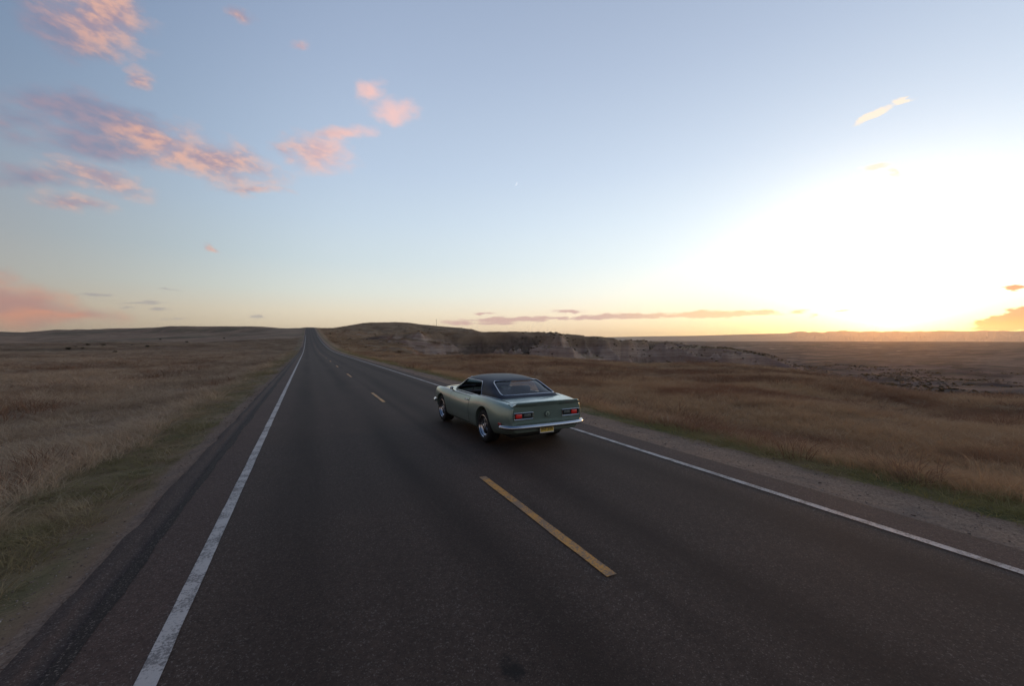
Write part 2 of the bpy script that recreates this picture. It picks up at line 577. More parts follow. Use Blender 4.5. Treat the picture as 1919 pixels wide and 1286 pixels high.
def terrain_material():
    m, b, _ = new_mat('prairie_ground')
    P = pos()
    x, y, z = sep(P)
    nz = sep(E(node('ShaderNodeNewGeometry').outputs['Normal']))[2]
    verge, grav, bad, field, streak = attr('verge'), attr('gravel'), attr('badland'), attr('rightside'), attr('basin')
    n1 = noise(P, .09, 5, .6)
    n2 = noise(vmap(P, (1, 1, .3)), .9, 5, .6)
    n3 = noise(P, 7.0, 4, .65)
    n4 = noise(vmap(P, (.012, .05, .05), (0, 0, R(-20))), 1.0, 5, .6)
    left = mixc(n1.step(.32, .68), (.265, .165, .102), (.385, .25, .158))
    left = mixc(n2.step(.45, .75) * .55, left, (.26, .145, .10))
    left = mixc(n4.step(.50, .62) * .8, left, (.17, .128, .078))
    right = mixc(n1.step(.32, .68), (.235, .140, .074), (.36, .225, .118))
    right = mixc(n2.step(.5, .78) * .6, right, (.19, .098, .056))
    right = mixc(n4.step(.55, .7) * .4, right, (.12, .098, .05))
    grass = mixc(field, left, right)
    grass = mixc(1.0, grass, mixc(n3, (.72, .72, .72), (1.22, 1.22, 1.22)), 'MULTIPLY')
    green = mixc(noise(P, 1.3, 4).step(.35, .65), (.115, .115, .045), (.21, .165, .075))
    grass = mixc(verge * (noise(P, .7, 4).step(.36, .62) * .6 + .08 + field * .25), grass, green)
    gr = mixc(noise(P, 26, 5, .75).step(.3, .72), (.185, .115, .080), (.38, .26, .18))
    gr = mixc(noise(P, 1.7, 4).step(.45, .75) * .5, gr, (.15, .118, .10))
    col = mixc((grav + (n3 - .5) * .5).step(.35, .65), grass, gr)
    # badland sediment: bands follow height, warped
    bz = z + (noise(P, .03, 4) - .5) * 5 + (noise(P, .2, 3) - .5) * 1.0
    band = noise(xyz(bz * .24, bz * .02, 0), 1.0, 6, .75)
    sed = ramp(band, [(.0, (.32, .200, .140)), (.36, (.36, .235, .168)), (.45, (.46, .325, .235)), (.50, (.31, .195, .14)),
                      (.56, (.41, .275, .20)), (.63, (.24, .14, .098)), (1.0, (.42, .30, .23))])
    sed = mixc(noise(P, .35, 4).step(.5, .8) * .5, sed, (.48, .38, .32))
    sed = mixc((attr('gully') * (.4 + noise(P, .5, 4))).min(.9), sed, (.085, .062, .042))
    slope = (nz + (noise(P, .12, 4) - .5) * .16).step(.955, .84)
    top = mixc(n1.step(.35, .65), (.235, .15, .088), (.36, .238, .136))
    col = mixc(bad, col, mixc((slope - attr('drape') * .85).max(0.0), top, sed))
    # basin floor: dark scrub, pale alkali flats
    bs = mixc(noise(vmap(P, (1, 1, .2)), .016, 6, .65).step(.4, .62), (.060, .038, .032), (.128, .082, .066))
    bs = mixc(noise(vmap(P, (.004, .011, .01), (0, 0, R(38))), 1.0, 6, .6).step(.56, .62) * .8, bs, (.058, .040, .030))
    bs = mixc(noise(vmap(P, (.014, .034, .02), (0, 0, R(40))), 1.0, 5, .6).step(.49, .56) * .85, bs, (.042, .028, .019))
    bs = mixc(noise(vmap(P, (.008, .02, .02), (0, 0, R(36)), (9, 2, 0)), 1.0, 5, .6).step(.53, .60) * .7, bs, (.17, .115, .09))
    pale = noise(vmap(P, (.0042, .013, .01), (0, 0, R(42)), (4, 7, 0)), 1.0, 5, .55).step(.63, .675)
    bs = mixc(pale * .8, bs, (.40, .33, .28))
    bs = mixc(slope * .7, bs, (.23, .165, .145))
    col = mixc(streak, col, bs)
    put(b.inputs['Base Color'], col)
    b.inputs['Roughness'].default_value = .95
    b.inputs['Specular IOR Level'].default_value = .12
    bump(b, n3 * .35 + n2 + noise(P, 26, 4, .7) * .12, .7, .12)
    return m


def asphalt_material(name, a, c, wheel=True):
    m, b, _ = new_mat(name)
    P = pos()
    x, y, z = sep(P)
    sp = noise(P, 75, 3, .8)
    sp2 = noise(P, 190, 2, .8)
    big = noise(vmap(P, (1, .12, 1)), .8, 5, .6)
    blot = noise(P, .55, 5, .62)
    col = mixc(sp.step(.28, .75), a, c)
    col = mixc(sp2.step(.62, .72) * .7, col, (.15, .125, .11))
    col = mixc(sp2.step(.36, .26) * .6, col, tuple(v * .35 for v in a))
    col = mixc(blot.step(.5, .8) * .35, col, tuple(v * 1.45 for v in c))
    col = mixc(noise(P, 62, 2, .6).step(.59, .66) * .8, col, (.20, .155, .125))
    col = mixc(noise(vmap(P, loc=(1, 8, 0)), 27, 3, .7).step(.62, .72) * .5, col, (.13, .098, .08))
    col = mixc(noise(vmap(P, loc=(7, 3, 0)), 48, 2, .6).step(.66, .74) * .7, col, (.018, .014, .012))
    g3_ = noise(P, 22, 4, .8)
    col = mixc(1.0, col, mixc(g3_.step(.3, .7), (.74, .74, .74), (1.28, 1.28, 1.28)), 'MULTIPLY')
    rough = .80 + (sp - .5) * .25
    if wheel:
        w = None
        for xc in (-.1, 1.55, 3.25, 4.95):
            g = ((x - xc) * (x - xc) * (-1 / (2 * .30 ** 2))).exp()
            w = g if w is None else w + g
        col = mixc((w * (big.step(.25, .7) * .5 + .35)).min(1.0), col, tuple(v * .52 for v in a))
        oil = None
        for xc in (.72, 4.1):
            g = ((x - xc) * (x - xc) * (-1 / (2 * .22 ** 2))).exp()
            oil = g if oil is None else oil + g
        col = mixc(oil * .30, col, tuple(v * .6 for v in a))
        ctr = ((x - 2.52) * (x - 2.52) * (-1 / (2 * .10 ** 2))).exp()
        col = mixc(ctr * .55 * big.step(.3, .6), col, tuple(v * .5 for v in a))
        # one oil spot near the camera
        ox, oy = 1.155, 2.36
        sx, sy = x - ox, (y - oy) * .62
        spot = ((sx * sx + sy * sy).sqrt() + (noise(P, 22, 3) - .5) * .12).step(.10, .02)
        col = mixc(spot * .8, col, (.012, .011, .011))
    put(b.inputs['Base Color'], col)
    put(b.inputs['Roughness'], rough)
    b.inputs['Specular IOR Level'].default_value = .17
    bump(b, sp * .6 + sp2 * .4, .28, .010)
    return m


def paint_material(name, c, worn):
    m, b, _ = new_mat(name)
    P = pos()
    n = noise(P, 42, 4, .75)
    n2 = noise(P, 3.5, 4, .6)
    col = mixc((n + (n2 - .5) * .8).step(.56, .40) * worn, c, (.13, .11, .10))
    put(b.inputs['Base Color'], col)
    b.inputs['Roughness'].default_value = .6
    b.inputs['Specular IOR Level'].default_value = .35
    bump(b, n, .4, .006)
    return m


MT_TERRAIN = terrain_material()
MT_ROAD = asphalt_material('asphalt', (.053, .033, .0245), (.096, .062, .046))
MT_SHO = asphalt_material('shoulder_asphalt', (.070, .041, .031), (.112, .069, .053), False)
MT_LIP = asphalt_material('lip_asphalt', (.060, .038, .030), (.098, .064, .050), False)
MT_GROOVE = asphalt_material('groove_shade', (.024, .0175, .0145), (.050, .036, .029), False)  # dark asphalt colour that paints the groove's shade
MT_WHITE = paint_material('white_line_paint', (.52, .455, .41), .8)
MT_YEL = paint_material('yellow_line_paint', (.62, .27, .038), .75)


# ------------------------------------------------------------------ terrain mesh: polar sheet round the camera
def build_terrain():
    a_in = np.linspace(R(-64), R(66), 1180)
    a_out = np.concatenate([np.arange(66 + 3, 360 - 64 - 1.0, 3.0)])
    azs = np.concatenate([a_in, np.radians(a_out)]) + YAW
    rs = np.concatenate([np.geomspace(.4, 3, 10)[:-1], np.geomspace(3, 50, 100)[:-1], np.linspace(50, 130, 70)[:-1],
                         np.linspace(130, 420, 200)[:-1], np.linspace(420, 760, 70)[:-1], np.geomspace(760, 4200, 70)])
    A, Rr = np.meshgrid(azs, rs, indexing='ij')
    X, Y = Rr * np.sin(A), Rr * np.cos(A)
    Z = terrain(X, Y)
    gully = GULLY.copy()
    me = np_mesh('terrain', np.stack([X, Y, Z], -1).reshape(-1, 3), grid_faces(len(azs), len(rs), True)[:, ::-1])
    px, ca = px_of_az(np.arctan2(X, Y))
    nn = fbm(X / 2.2, Y / 5, 3, 7) * .5
    dl, dr = XL - X, X - XR
    grav = np.maximum(sstep(1.0, .35, dl + nn * .7) * (X < 2.4), sstep(1.55, 1.05, dr + nn * .5) * (X >= 2.4))
    verge = np.maximum(sstep(.4, .8, dl) * sstep(2.7, 1.2, dl + nn) * (X < 2.4), sstep(1.0, 1.3, dr) * sstep(2.4, 1.5, dr + nn * .8) * (X >= 2.4))
    re = np.interp(px, NE_PX, NE_R)
    bad = sstep(re + 4, re + 26, Rr) * sstep(600, 680, px) * (X > 8) * sstep(-90, 20, 470 - Rr + (px - 700) * .5)
    bas = sstep(345, 440, Rr + (px - 1300) * .7) * sstep(1130, 1260, px) * sstep(re + 20, re + 70, Rr)
    dr_ = fbm(X / 18, Y / 18, 4, 121)
    drape = sstep(.72, .88, VV + .25 * dr_ - .10 * sstep(1040, 1180, px))
    set_attr(me, 'drape', np.maximum(drape, sstep(.1, .35, dr_) * sstep(880, 700, px)))
    set_attr(me, 'gully', gully)
    set_attr(me, 'gravel', grav)
    set_attr(me, 'verge', verge)
    set_attr(me, 'badland', bad)
    set_attr(me, 'rightside', sstep(2, 3, X))
    set_attr(me, 'basin', bas)
    tag(link('ground', me, MT_TERRAIN), kind='structure')


build_terrain()


def strip(name, x0, x1, y0, y1, mat, lift, parent=None, nx=2, wob=None, dy=None):
    """a sheet that follows the road's profile; wob(y) -> side offsets"""
    n = max(2, int((y1 - y0) / (dy or 2.0)) + 1)
    ys = np.linspace(y0, y1, n)
    xs = np.linspace(0, 1, nx)
    Yg, T = np.meshgrid(ys, xs, indexing='ij')
    a = x0 + (wob(ys, 0) if wob else 0 * ys)
    b = x1 + (wob(ys, 1) if wob else 0 * ys)
    X = a[:, None] * (1 - T) + b[:, None] * T
    Z = prof(Yg) + lift
    me = np_mesh(name, np.stack([X, Yg, Z], -1).reshape(-1, 3), grid_faces(n, nx)[:, ::-1])
    return link(name, me, mat, parent)


def edge_wob(seed, amp, scale=1.0):
    return lambda y, k: amp * fbm(y / (.55 * scale), y * 0 + 3 * k, 4, seed + 7 * k)


def up_faces(o):
    me = o.data
    if me.polygons[0].normal.z < 0:
        me.flip_normals()


road = strip('road', XL, XR, -14, 560, MT_ROAD, 0.0, nx=2, dy=1.0)
tag(road, kind='structure')
sho = strip('shoulder', XL + .02, -.945, -14, 200, MT_SHO, .004, road, wob=lambda y, k: (.02 * fbm(y / .4, y * 0, 3, 5) if k == 0 else y * 0), dy=.1)
sho2 = strip('shoulder', 5.75, XR - .01, -14, 200, MT_SHO, .004, road, wob=lambda y, k: (.03 * fbm(y / .5, y * 0, 3, 15) if k == 1 else y * 0), dy=.2)
l1 = strip('edge_line', -.945, -.825, -14, 300, MT_WHITE, .008, road, wob=edge_wob(5, .006), dy=.06)
l2 = strip('edge_line', 5.635, 5.745, -14, 300, MT_WHITE, .008, road, wob=edge_wob(25, .006), dy=.08)
for o in (road, sho, sho2, l1, l2):
    up_faces(o)
for i in range(-1, 16):
    y0 = 2.935 + 12.19 * i
    o = strip('centre_dash', 2.345, 2.455, y0, y0 + 3.05, MT_YEL, .008, road, wob=edge_wob(40 + i, .006), dy=.05)
    up_faces(o)
# flat dark strip painting the shade of a ragged groove, and a crumbled lip along the left edge of the asphalt, a little proud
groove = strip('groove_shade', -1.445, -1.375, -14, 150, MT_GROOVE, .007, road, wob=lambda y, k: (.045 * fbm(y / .8, y * 0 + 3 * k, 5, 91 + k, .6) - .03 * (k == 0)), dy=.05)
up_faces(groove)
ys = np.arange(-14, 150, .12)
wA = -1.44 + .035 * fbm(ys / .7, ys * 0, 4, 77)
wB = -1.80 + .06 * fbm(ys / .9, ys * 0 + 4, 4, 78)
prof_x = [0, .08, .2, .5, .85, 1]
prof_h = [.003, -.022, -.028, .014, .010, -.06]
V = []
for t, h in zip(prof_x, prof_h):
    V.append(np.stack([wA * (1 - t) + wB * t, ys, prof(ys) + h + .008 * fbm(ys / .3, ys * 0 + t * 9, 3, 79)], -1))
V = np.stack(V, 1)
lip = link('asphalt_lip', np_mesh('asphalt_lip', V.reshape(-1, 3), grid_faces(len(ys), 6)), MT_LIP, road)
up_faces(lip)


# ------------------------------------------------------------------ far ridge beyond the plain
def build_ridge():
    pxs = np.linspace(1080, 2150, 900)
    azs = np.arctan((pxs - 959.5) / FPX) + YAW
    rs = np.linspace(11500, 17000, 50)
    A, Rr = np.meshgrid(azs, rs, indexing='ij')
    PX = np.repeat(pxs[:, None], len(rs), 1)
    top = np.interp(pxs, [1080, 1130, 1200, 1300, 1400, 1478, 1490, 1500, 1520, 1545, 1575, 1600, 1660, 1700, 1760, 1800, 1850, 1919, 2150],
                    [637, 630.5, 629, 627.5, 624.5, 622.6, 620, 619, 621, 620.5, 618, 619.5, 619, 619.5, 617.5, 618.5, 617.5, 618, 621])
    rug = sstep(1460, 1500, pxs)
    top = top - rug * (1.6 * fbm(pxs / 14, pxs * 0, 4, 5) + .3)
    ca = np.cos(azs - YAW)
    zt = CAM_H + 14000 * ca * (637 - top) / FPX
    t = (Rr - 11500) / 5500
    shp = np.interp(t, [0, .12, .42, .47, .6, 1], [-.25, .0, .62, 1, .93, .1])
    X, Y = Rr * np.sin(A), Rr * np.cos(A)
    Z = zt[:, None] * shp + rug[:, None] * (ridged(PX / 9, t * 7, 3, 61) - .6) * 70 * sstep(.05, .25, t) * sstep(.47, .40, t) - 30
    m, b, _ = new_mat('distant_ridge_soil')
    P = pos()
    put(b.inputs['Base Color'], mixc(noise(P, .0012, 5).step(.35, .65), (.15, .11, .09), (.22, .17, .14)))
    b.inputs['Roughness'].default_value = .95
    b.inputs['Specular IOR Level'].default_value = .1
    o = link('hills', np_mesh('hills', np.stack([X, Y, Z], -1).reshape(-1, 3), grid_faces(len(pxs), len(rs))[:, ::-1]), m)
    tag(o, kind='structure')


build_ridge()


# ------------------------------------------------------------------ haze
def build_haze():
    bm = bmesh.new()
    bmesh.ops.create_cube(bm, size=1.0)
    me = bpy.data.meshes.new('haze')
    bm.to_mesh(me)
    bm.free()
    o = link('haze', me)
    o.scale = (36000, 36000, 560)
    o.location = (0, 0, 560 / 2 - 175)
    m = bpy.data.materials.new('haze')
    m.use_nodes = True
    E.tree = m.node_tree
    E.tree.nodes.clear()
    out = node('ShaderNodeOutputMaterial')
    v = node('ShaderNodeVolumePrincipled')
    v.inputs['Color'].default_value = (.94, .87, .81, 1)
    v.inputs['Density'].default_value = 3.3e-5
    v.inputs['Anisotropy'].default_value = .84
    E.tree.links.new(v.outputs[0], out.inputs['Volume'])
    me.materials.append(m)
    tag(o, kind='stuff')


build_haze()


# ------------------------------------------------------------------ the car
def catmull(P, n):
    """Catmull-Rom through the rows of P (k, m) -> n samples"""
    P = np.asarray(P, float)
    k = len(P)
    t = np.linspace(0, k - 1, n)
    i = np.clip(t.astype(int), 0, k - 2)
    f = (t - i)[:, None]
    g = lambda j: P[np.clip(j, 0, k - 1)]
    a, b2, c2, d2 = g(i - 1), g(i), g(i + 1), g(i + 2)
    return .5 * (2 * b2 + (c2 - a) * f + (2 * a - 5 * b2 + 4 * c2 - d2) * f ** 2 + (3 * b2 - a - 3 * c2 + d2) * f ** 3)


def bm_obj(name, bm, mat, parent, smooth=True, sharp=35):
    bmesh.ops.recalc_face_normals(bm, faces=bm.faces)
    me = bpy.data.meshes.new(name)
    for f in bm.faces:
        f.smooth = smooth
    if smooth:
        for e in bm.edges:
            if len(e.link_faces) == 2 and e.calc_face_angle(0) > R(sharp):
                e.smooth = False
    bm.to_mesh(me)
    bm.free()
    return link(name, me, mat, parent)


def box(bm, c, s, bev=0.0, rot=None):
    m = Matrix.Translation(c)
    if rot:
        m = m @ Matrix.Rotation(R(rot[1]), 4, rot[0])
    v = bmesh.ops.create_cube(bm, size=1.0, matrix=m @ Matrix.Diagonal((*s, 1)))['verts']
    if bev:
        es = list({e for q in v for e in q.link_edges})
        bmesh.ops.bevel(bm, geom=es, offset=bev, segments=2, affect='EDGES', profile=.5)


def tube(bm, pts, r, n=8, closed=False, sx=1.0):
    pts = [Vector(p) for p in pts]
    k = len(pts)
    rings = []
    for i, p in enumerate(pts):
        a = pts[(i - 1) % k] if (closed or i > 0) else p
        b = pts[(i + 1) % k] if (closed or i < k - 1) else p
        t = (b - a).normalized()
        u = t.cross(Vector((0, 0, 1)))
        if u.length < .05:
            u = t.cross(Vector((1, 0, 0)))
        u.normalize()
        w = t.cross(u)
        rings.append([bm.verts.new(p + (u * math.cos(2 * math.pi * j / n) * sx + w * math.sin(2 * math.pi * j / n)) * r) for j in range(n)])
    for i in range(k if closed else k - 1):
        A, B = rings[i], rings[(i + 1) % k]
        for j in range(n):
            bm.faces.new((A[j], A[(j + 1) % n], B[(j + 1) % n], B[j]))
    if not closed:
        bm.faces.new(rings[0])
        bm.faces.new(rings[-1][::-1])


def lathe(bm, prof_, n=40, axis='X', at=(0, 0, 0), flip=1):
    """prof_: (axial, radius) pairs"""
    rings = []
    for a, r in prof_:
        ring = []
        for j in range(n):
            th = 2 * math.pi * j / n
            c, s = r * math.cos(th), r * math.sin(th)
            co = (a * flip, c, s) if axis == 'X' else (c, a * flip, s)
            ring.append(bm.verts.new(Vector(at) + Vector(co)))
        rings.append(ring)
    for A, B in zip(rings, rings[1:]):
        for j in range(n):
            bm.faces.new((A[j], A[(j + 1) % n], B[(j + 1) % n], B[j]))
    return rings


def paint_mat():
    m, b, _ = new_mat('sage_green_paint')
    t = E(node('ShaderNodeTexCoord').outputs['Object'])
    fl = noise(t, 420, 2, .7)
    du = noise(t, 5, 4, .6)
    col = mixc(fl, (.235, .325, .265), (.33, .42, .355))
    z = sep(t)[2]
    low_tone = (z.step(.62, .22) * .55 + (du - .5) * .35).max(0.0).min(.6)  # paint turns darker and rougher towards the sills, unevenly
    col = mixc(low_tone, col, (.115, .105, .085))
    put(b.inputs['Base Color'], col)
    b.inputs['Metallic'].default_value = .5
    put(b.inputs['Roughness'], .30 + low_tone * .4)
    b.inputs['Coat Weight'].default_value = .8
    b.inputs['Coat Roughness'].default_value = .06
    return m


def vinyl_mat():
    m, b, _ = new_mat('dark_blue_vinyl')
    t = E(node('ShaderNodeTexCoord').outputs['Object'])
    n = noise(t, 160, 3, .7)
    put(b.inputs['Base Color'], mixc(n, (.016, .019, .030), (.030, .034, .050)))
    b.inputs['Roughness'].default_value = .48
    b.inputs['Specular IOR Level'].default_value = .3
    bump(b, n, .25, .003)
    return m


def glass_mat():
    m = bpy.data.materials.new('tinted_glass')
    m.use_nodes = True
    E.tree = m.node_tree
    E.tree.nodes.clear()
    out = node('ShaderNodeOutputMaterial')
    tr = node('ShaderNodeBsdfTransparent')
    tr.inputs[0].default_value = (.62, .66, .68, 1)
    gl = node('ShaderNodeBsdfGlossy')
    gl.inputs['Roughness'].default_value = .02
    fr = node('ShaderNodeFresnel')
    fr.inputs['IOR'].default_value = 1.5
    mx = node('ShaderNodeMixShader')
    put(mx.inputs[0], E(fr.outputs[0]) * 1.3)
    E.tree.links.new(tr.outputs[0], mx.inputs[1])
    E.tree.links.new(gl.outputs[0], mx.inputs[2])
    E.tree.links.new(mx.outputs[0], out.inputs[0])
    return m


PAINT, VINYL, GLASS = paint_mat(), vinyl_mat(), glass_mat()
CHROME = simple_mat('chrome', (.55, .55, .57), .2, 1.0)
RUBBER = simple_mat('tyre_rubber', (.017, .016, .016), .75, spec=.3, var=.25)
STEEL = simple_mat('wheel_steel', (.16, .16, .165), .38, .8)
BLACK = simple_mat('black_trim', (.012, .012, .012), .55)
INTER = simple_mat('interior_black', (.022, .022, .026), .6, var=.3)
REDL = simple_mat('red_lens', (.34, .010, .012), .18, coat=.6, emit=(1.0, .04, .03), es=.08)
REDM = simple_mat('red_marker', (.40, .02, .02), .18, coat=.6)
CLEAR = simple_mat('reverse_lens', (.085, .095, .09), .22, coat=.5)
PLATE_Y = simple_mat('plate_yellow', (.90, .60, .09), .45, var=.15, vscale=30)
PLATE_O = simple_mat('plate_orange', (.75, .28, .08), .45, var=.2, vscale=30)
PLATE_W = simple_mat('plate_white', (.88, .84, .74), .45)
INK = simple_mat('plate_ink', (.035, .022, .012), .5)
SILVER = simple_mat('mirror_silver', (.8, .8, .8), .05, 1.0)

CAR = bpy.data.objects.new('car', None)
COL.objects.link(CAR)
tag(CAR, 'sage green vintage two-door coupe with black vinyl roof driving away on the road', 'car')
CAR.location = (4.16, 8.12, float(prof(np.array(8.12))) + .002)
CAR.rotation_euler = (R(-.46), 0, R(1.66))

# body shell: sections (rear to front), half outline from keel to centre of the deck
ST = [
    (-1.075, [(0, .345), (.55, .345), (.69, .37), (.755, .47), (.775, .60), (.765, .74), (.735, .835), (.64, .852), (.40, .858), (0, .862)]),
    (-.98, [(0, .32), (.62, .32), (.75, .345), (.825, .47), (.845, .61), (.825, .76), (.775, .862), (.67, .878), (.40, .885), (0, .890)]),
    (-.62, [(0, .27), (.70, .27), (.835, .31), (.905, .46), (.915, .60), (.888, .76), (.83, .892), (.72, .908), (.40, .913), (0, .918)]),
    (-.10, [(0, .22), (.70, .22), (.85, .27), (.915, .45), (.925, .60), (.902, .78), (.842, .922), (.745, .928), (.40, .935), (0, .94)]),
    (.42, [(0, .22), (.70, .22), (.862, .26), (.905, .45), (.915, .60), (.89, .77), (.832, .905), (.745, .915), (.40, .92), (0, .93)]),
    (1.0, [(0, .22), (.70, .22), (.862, .25), (.895, .44), (.902, .60), (.874, .74), (.815, .868), (.74, .885), (.40, .89), (0, .90)]),
    (1.75, [(0, .22), (.70, .22), (.862, .25), (.893, .44), (.90, .60), (.874, .74), (.815, .866), (.735, .884), (.40, .90), (0, .91)]),
    (2.3, [(0, .22), (.70, .22), (.855, .26), (.90, .45), (.91, .61), (.886, .76), (.825, .880), (.73, .884), (.40, .915), (0, .93)]),
    (2.8, [(0, .22), (.70, .22), (.85, .27), (.905, .46), (.916, .62), (.894, .77), (.832, .888), (.71, .875), (.40, .912), (0, .93)]),
    (3.2, [(0, .25), (.68, .25), (.82, .29), (.885, .46), (.90, .62), (.88, .77), (.818, .876), (.70, .858), (.40, .888), (0, .905)]),
    (3.5, [(0, .31), (.62, .31), (.775, .34), (.845, .47), (.868, .61), (.856, .74), (.80, .842), (.68, .825), (.40, .838), (0, .85)]),
    (3.63, [(0, .38), (.56, .38), (.69, .40), (.775, .48), (.80, .59), (.795, .70), (.755, .775), (.64, .77), (.40, .775), (0, .785)]),
]
NS, NP = 130, 46
_sy = np.array([s[0] if s[0] < 2.75 else 2.75 + (s[0] - 2.75) * .80 for s in ST])
_sp = np.array([s[1] for s in ST])
_full = catmull(np.concatenate([_sy[:, None], _sp.reshape(len(ST), -1)], 1), NS)
BY = _full[:, 0]
BP = np.stack([catmull(_full[i, 1:].reshape(-1, 2), NP) for i in range(NS)])      # (NS, NP, 2)


def tail_lean(y, z):
    return np.where(y < -.9, (.62 - z) * -.0 + np.clip(.50 - z, 0, 1) * .40 * sstep(-.9, -1.07, y), 0)


def body_bm():
    bm = bmesh.new()
    half = BP
    ring_idx = []
    for i in range(NS):
        y = BY[i]
        pr = [(x, z) for x, z in half[i]]
        loop = [(x, z) for x, z in pr] + [(-x, z) for x, z in pr[-2:0:-1]]
        ring_idx.append([bm.verts.new((x, float(y + tail_lean(y, z)), z)) for x, z in loop])
    n = len(ring_idx[0])
    for A, B in zip(ring_idx, ring_idx[1:]):
        for j in range(n):
            bm.faces.new((A[j], A[(j + 1) % n], B[(j + 1) % n], B[j]))
    bm.faces.new(ring_idx[0])
    bm.faces.new(ring_idx[-1])
    return bm


body = bm_obj('body', body_bm(), PAINT, None)


def boolean(o, cutters):
    for c in cutters:
        md = o.modifiers.new('b', 'BOOLEAN')
        md.operation = 'DIFFERENCE'
        md.object = c
        md.solver = 'EXACT'
    dg = bpy.context.evaluated_depsgraph_get()
    dg.update()
    me = bpy.data.meshes.new_from_object(o.evaluated_get(dg), preserve_all_data_layers=True, depsgraph=dg)
    o.modifiers.clear()
    o.data = me
    for c in cutters:
        bpy.data.objects.remove(c, do_unlink=True)


WHEEL_R, WZ = .335, .335
WB = 2.745
cut = []
for y, rr in ((0, .395), (WB, .385)):
    for s in (-1, 1):
        bm = bmesh.new()
        lathe(bm, [(0, .0001), (0, rr), (.5, rr), (.5, .0001)], 48, 'X', (s * .58, y, WZ + .015), s)
        cut.append(bm_obj('cutter', bm, BLACK, None))
bm = bmesh.new()
box(bm, (0, .86, .78), (1.38, 2.1, .60))
cut.append(bm_obj('cutter', bm, INTER, None))
for s in (-1, 1):                        # recessed tail lamp openings
    bm = bmesh.new()
    box(bm, (s * .535, -1.10, .672), (.40, .13, .112), .012)
    cut.append(bm_obj('cutter', bm, BLACK, None))
boolean(body, cut)
me = body.data
for p in me.polygons:
    p.use_smooth = True
bm = bmesh.new()
bm.from_mesh(me)
for e in bm.edges:
    if len(e.link_faces) == 2 and e.calc_face_angle(0) > R(32):
        e.smooth = False
bm.to_mesh(me)
bm.free()
body.parent = CAR

# greenhouse shell ---------------------------------------------------------
GH = np.array([(-.52, .90), (-.46, .935), (-.36, .985), (-.2, 1.068), (0, 1.165), (.16, 1.232), (.32, 1.272), (.6, 1.302), (.95, 1.318), (1.25, 1.312),
               (1.48, 1.290), (1.64, 1.235), (1.82, 1.135), (2.04, 1.01), (2.22, .91)])
GW = np.array([(-.52, .66), (-.36, .715), (-.1, .748), (.3, .758), (.9, .76), (1.6, .758), (2.0, .745), (2.22, .70)])


def greenhouse_bm():
    ys = np.linspace(-.52, 2.22, 96)
    hh = catmull(GH, 200)
    GHs = hh
    ths = np.linspace(0, math.pi, 97)
    ths = math.pi / 2 + (ths - math.pi / 2)
    bm = bmesh.new()
    rows = []
    for y in ys:
        H = np.interp(y, GHs[:, 0], GHs[:, 1])
        GH_local = (y, H)
        w = float(np.interp(y, GW[:, 0], GW[:, 1]))
        row = []
        for th in ths:
            zb = .84
            c, s = math.cos(th), math.sin(th)
            e = 2 / 6.5
            x = w * math.copysign(abs(c) ** e, c)
            z = zb + (H - zb) * abs(s) ** e
            x *= 1 - .135 * (max(z - zb, 0) / .46) ** 1.2
            z -= .042 * (x / .62) ** 2 * float(sstep(.95, 1.15, z))
            row.append(bm.verts.new((x, y, z)))
        rows.append(row)
    for A, B in zip(rows, rows[1:]):
        for j in range(len(ths) - 1):
            bm.faces.new((A[j], B[j], B[j + 1], A[j + 1]))
    bmesh.ops.remove_doubles(bm, verts=bm.verts, dist=1e-5)
    return bm


gb = greenhouse_bm()
bmesh.ops.recalc_face_normals(gb, faces=gb.faces)
if sum(f.normal.z for f in gb.faces) < 0:
    bmesh.ops.reverse_faces(gb, faces=gb.faces)
bvh = BVHTree.FromBMesh(gb)


def rounded(poly, rad, n=6):
    """rounded 2-d polygon; rad one radius per corner"""
    out = []
    k = len(poly)
    for i in range(k):
        p = Vector(poly[i]); a = Vector(poly[i - 1]); b = Vector(poly[(i + 1) % k])
        r = rad[i]
        pa = p + (a - p).normalized() * r
        pb = p + (b - p).normalized() * r
        for j in range(n + 1):
            t = j / n
            out.append((1 - t) ** 2 * pa + 2 * t * (1 - t) * p + t * t * pb)
    return out


REARW = rounded([(-.63, .975), (.63, .975), (.545, 1.222), (-.545, 1.222)], [.05, .05, .07, .07])
WSHIELD = rounded([(-.65, .96), (.65, .96), (.56, 1.232), (-.56, 1.232)], [.05, .05, .07, .07])
SIDEW = rounded([(.42, .90), (2.02, .90), (1.54, 1.195), (.56, 1.20)], [.03, .03, .06, .13])


def cast(kind, a, b):
    if kind == 'rear':
        h = bvh.ray_cast(Vector((a, -3, b)), Vector((0, 1, 0)))
    elif kind == 'front':
        h = bvh.ray_cast(Vector((a, 5, b)), Vector((0, -1, 0)))
    elif kind == 'left':
        h = bvh.ray_cast(Vector((-3, a, b)), Vector((1, 0, 0)))
    else:
        h = bvh.ray_cast(Vector((3, a, b)), Vector((-1, 0, 0)))
    return h[0], h[1]


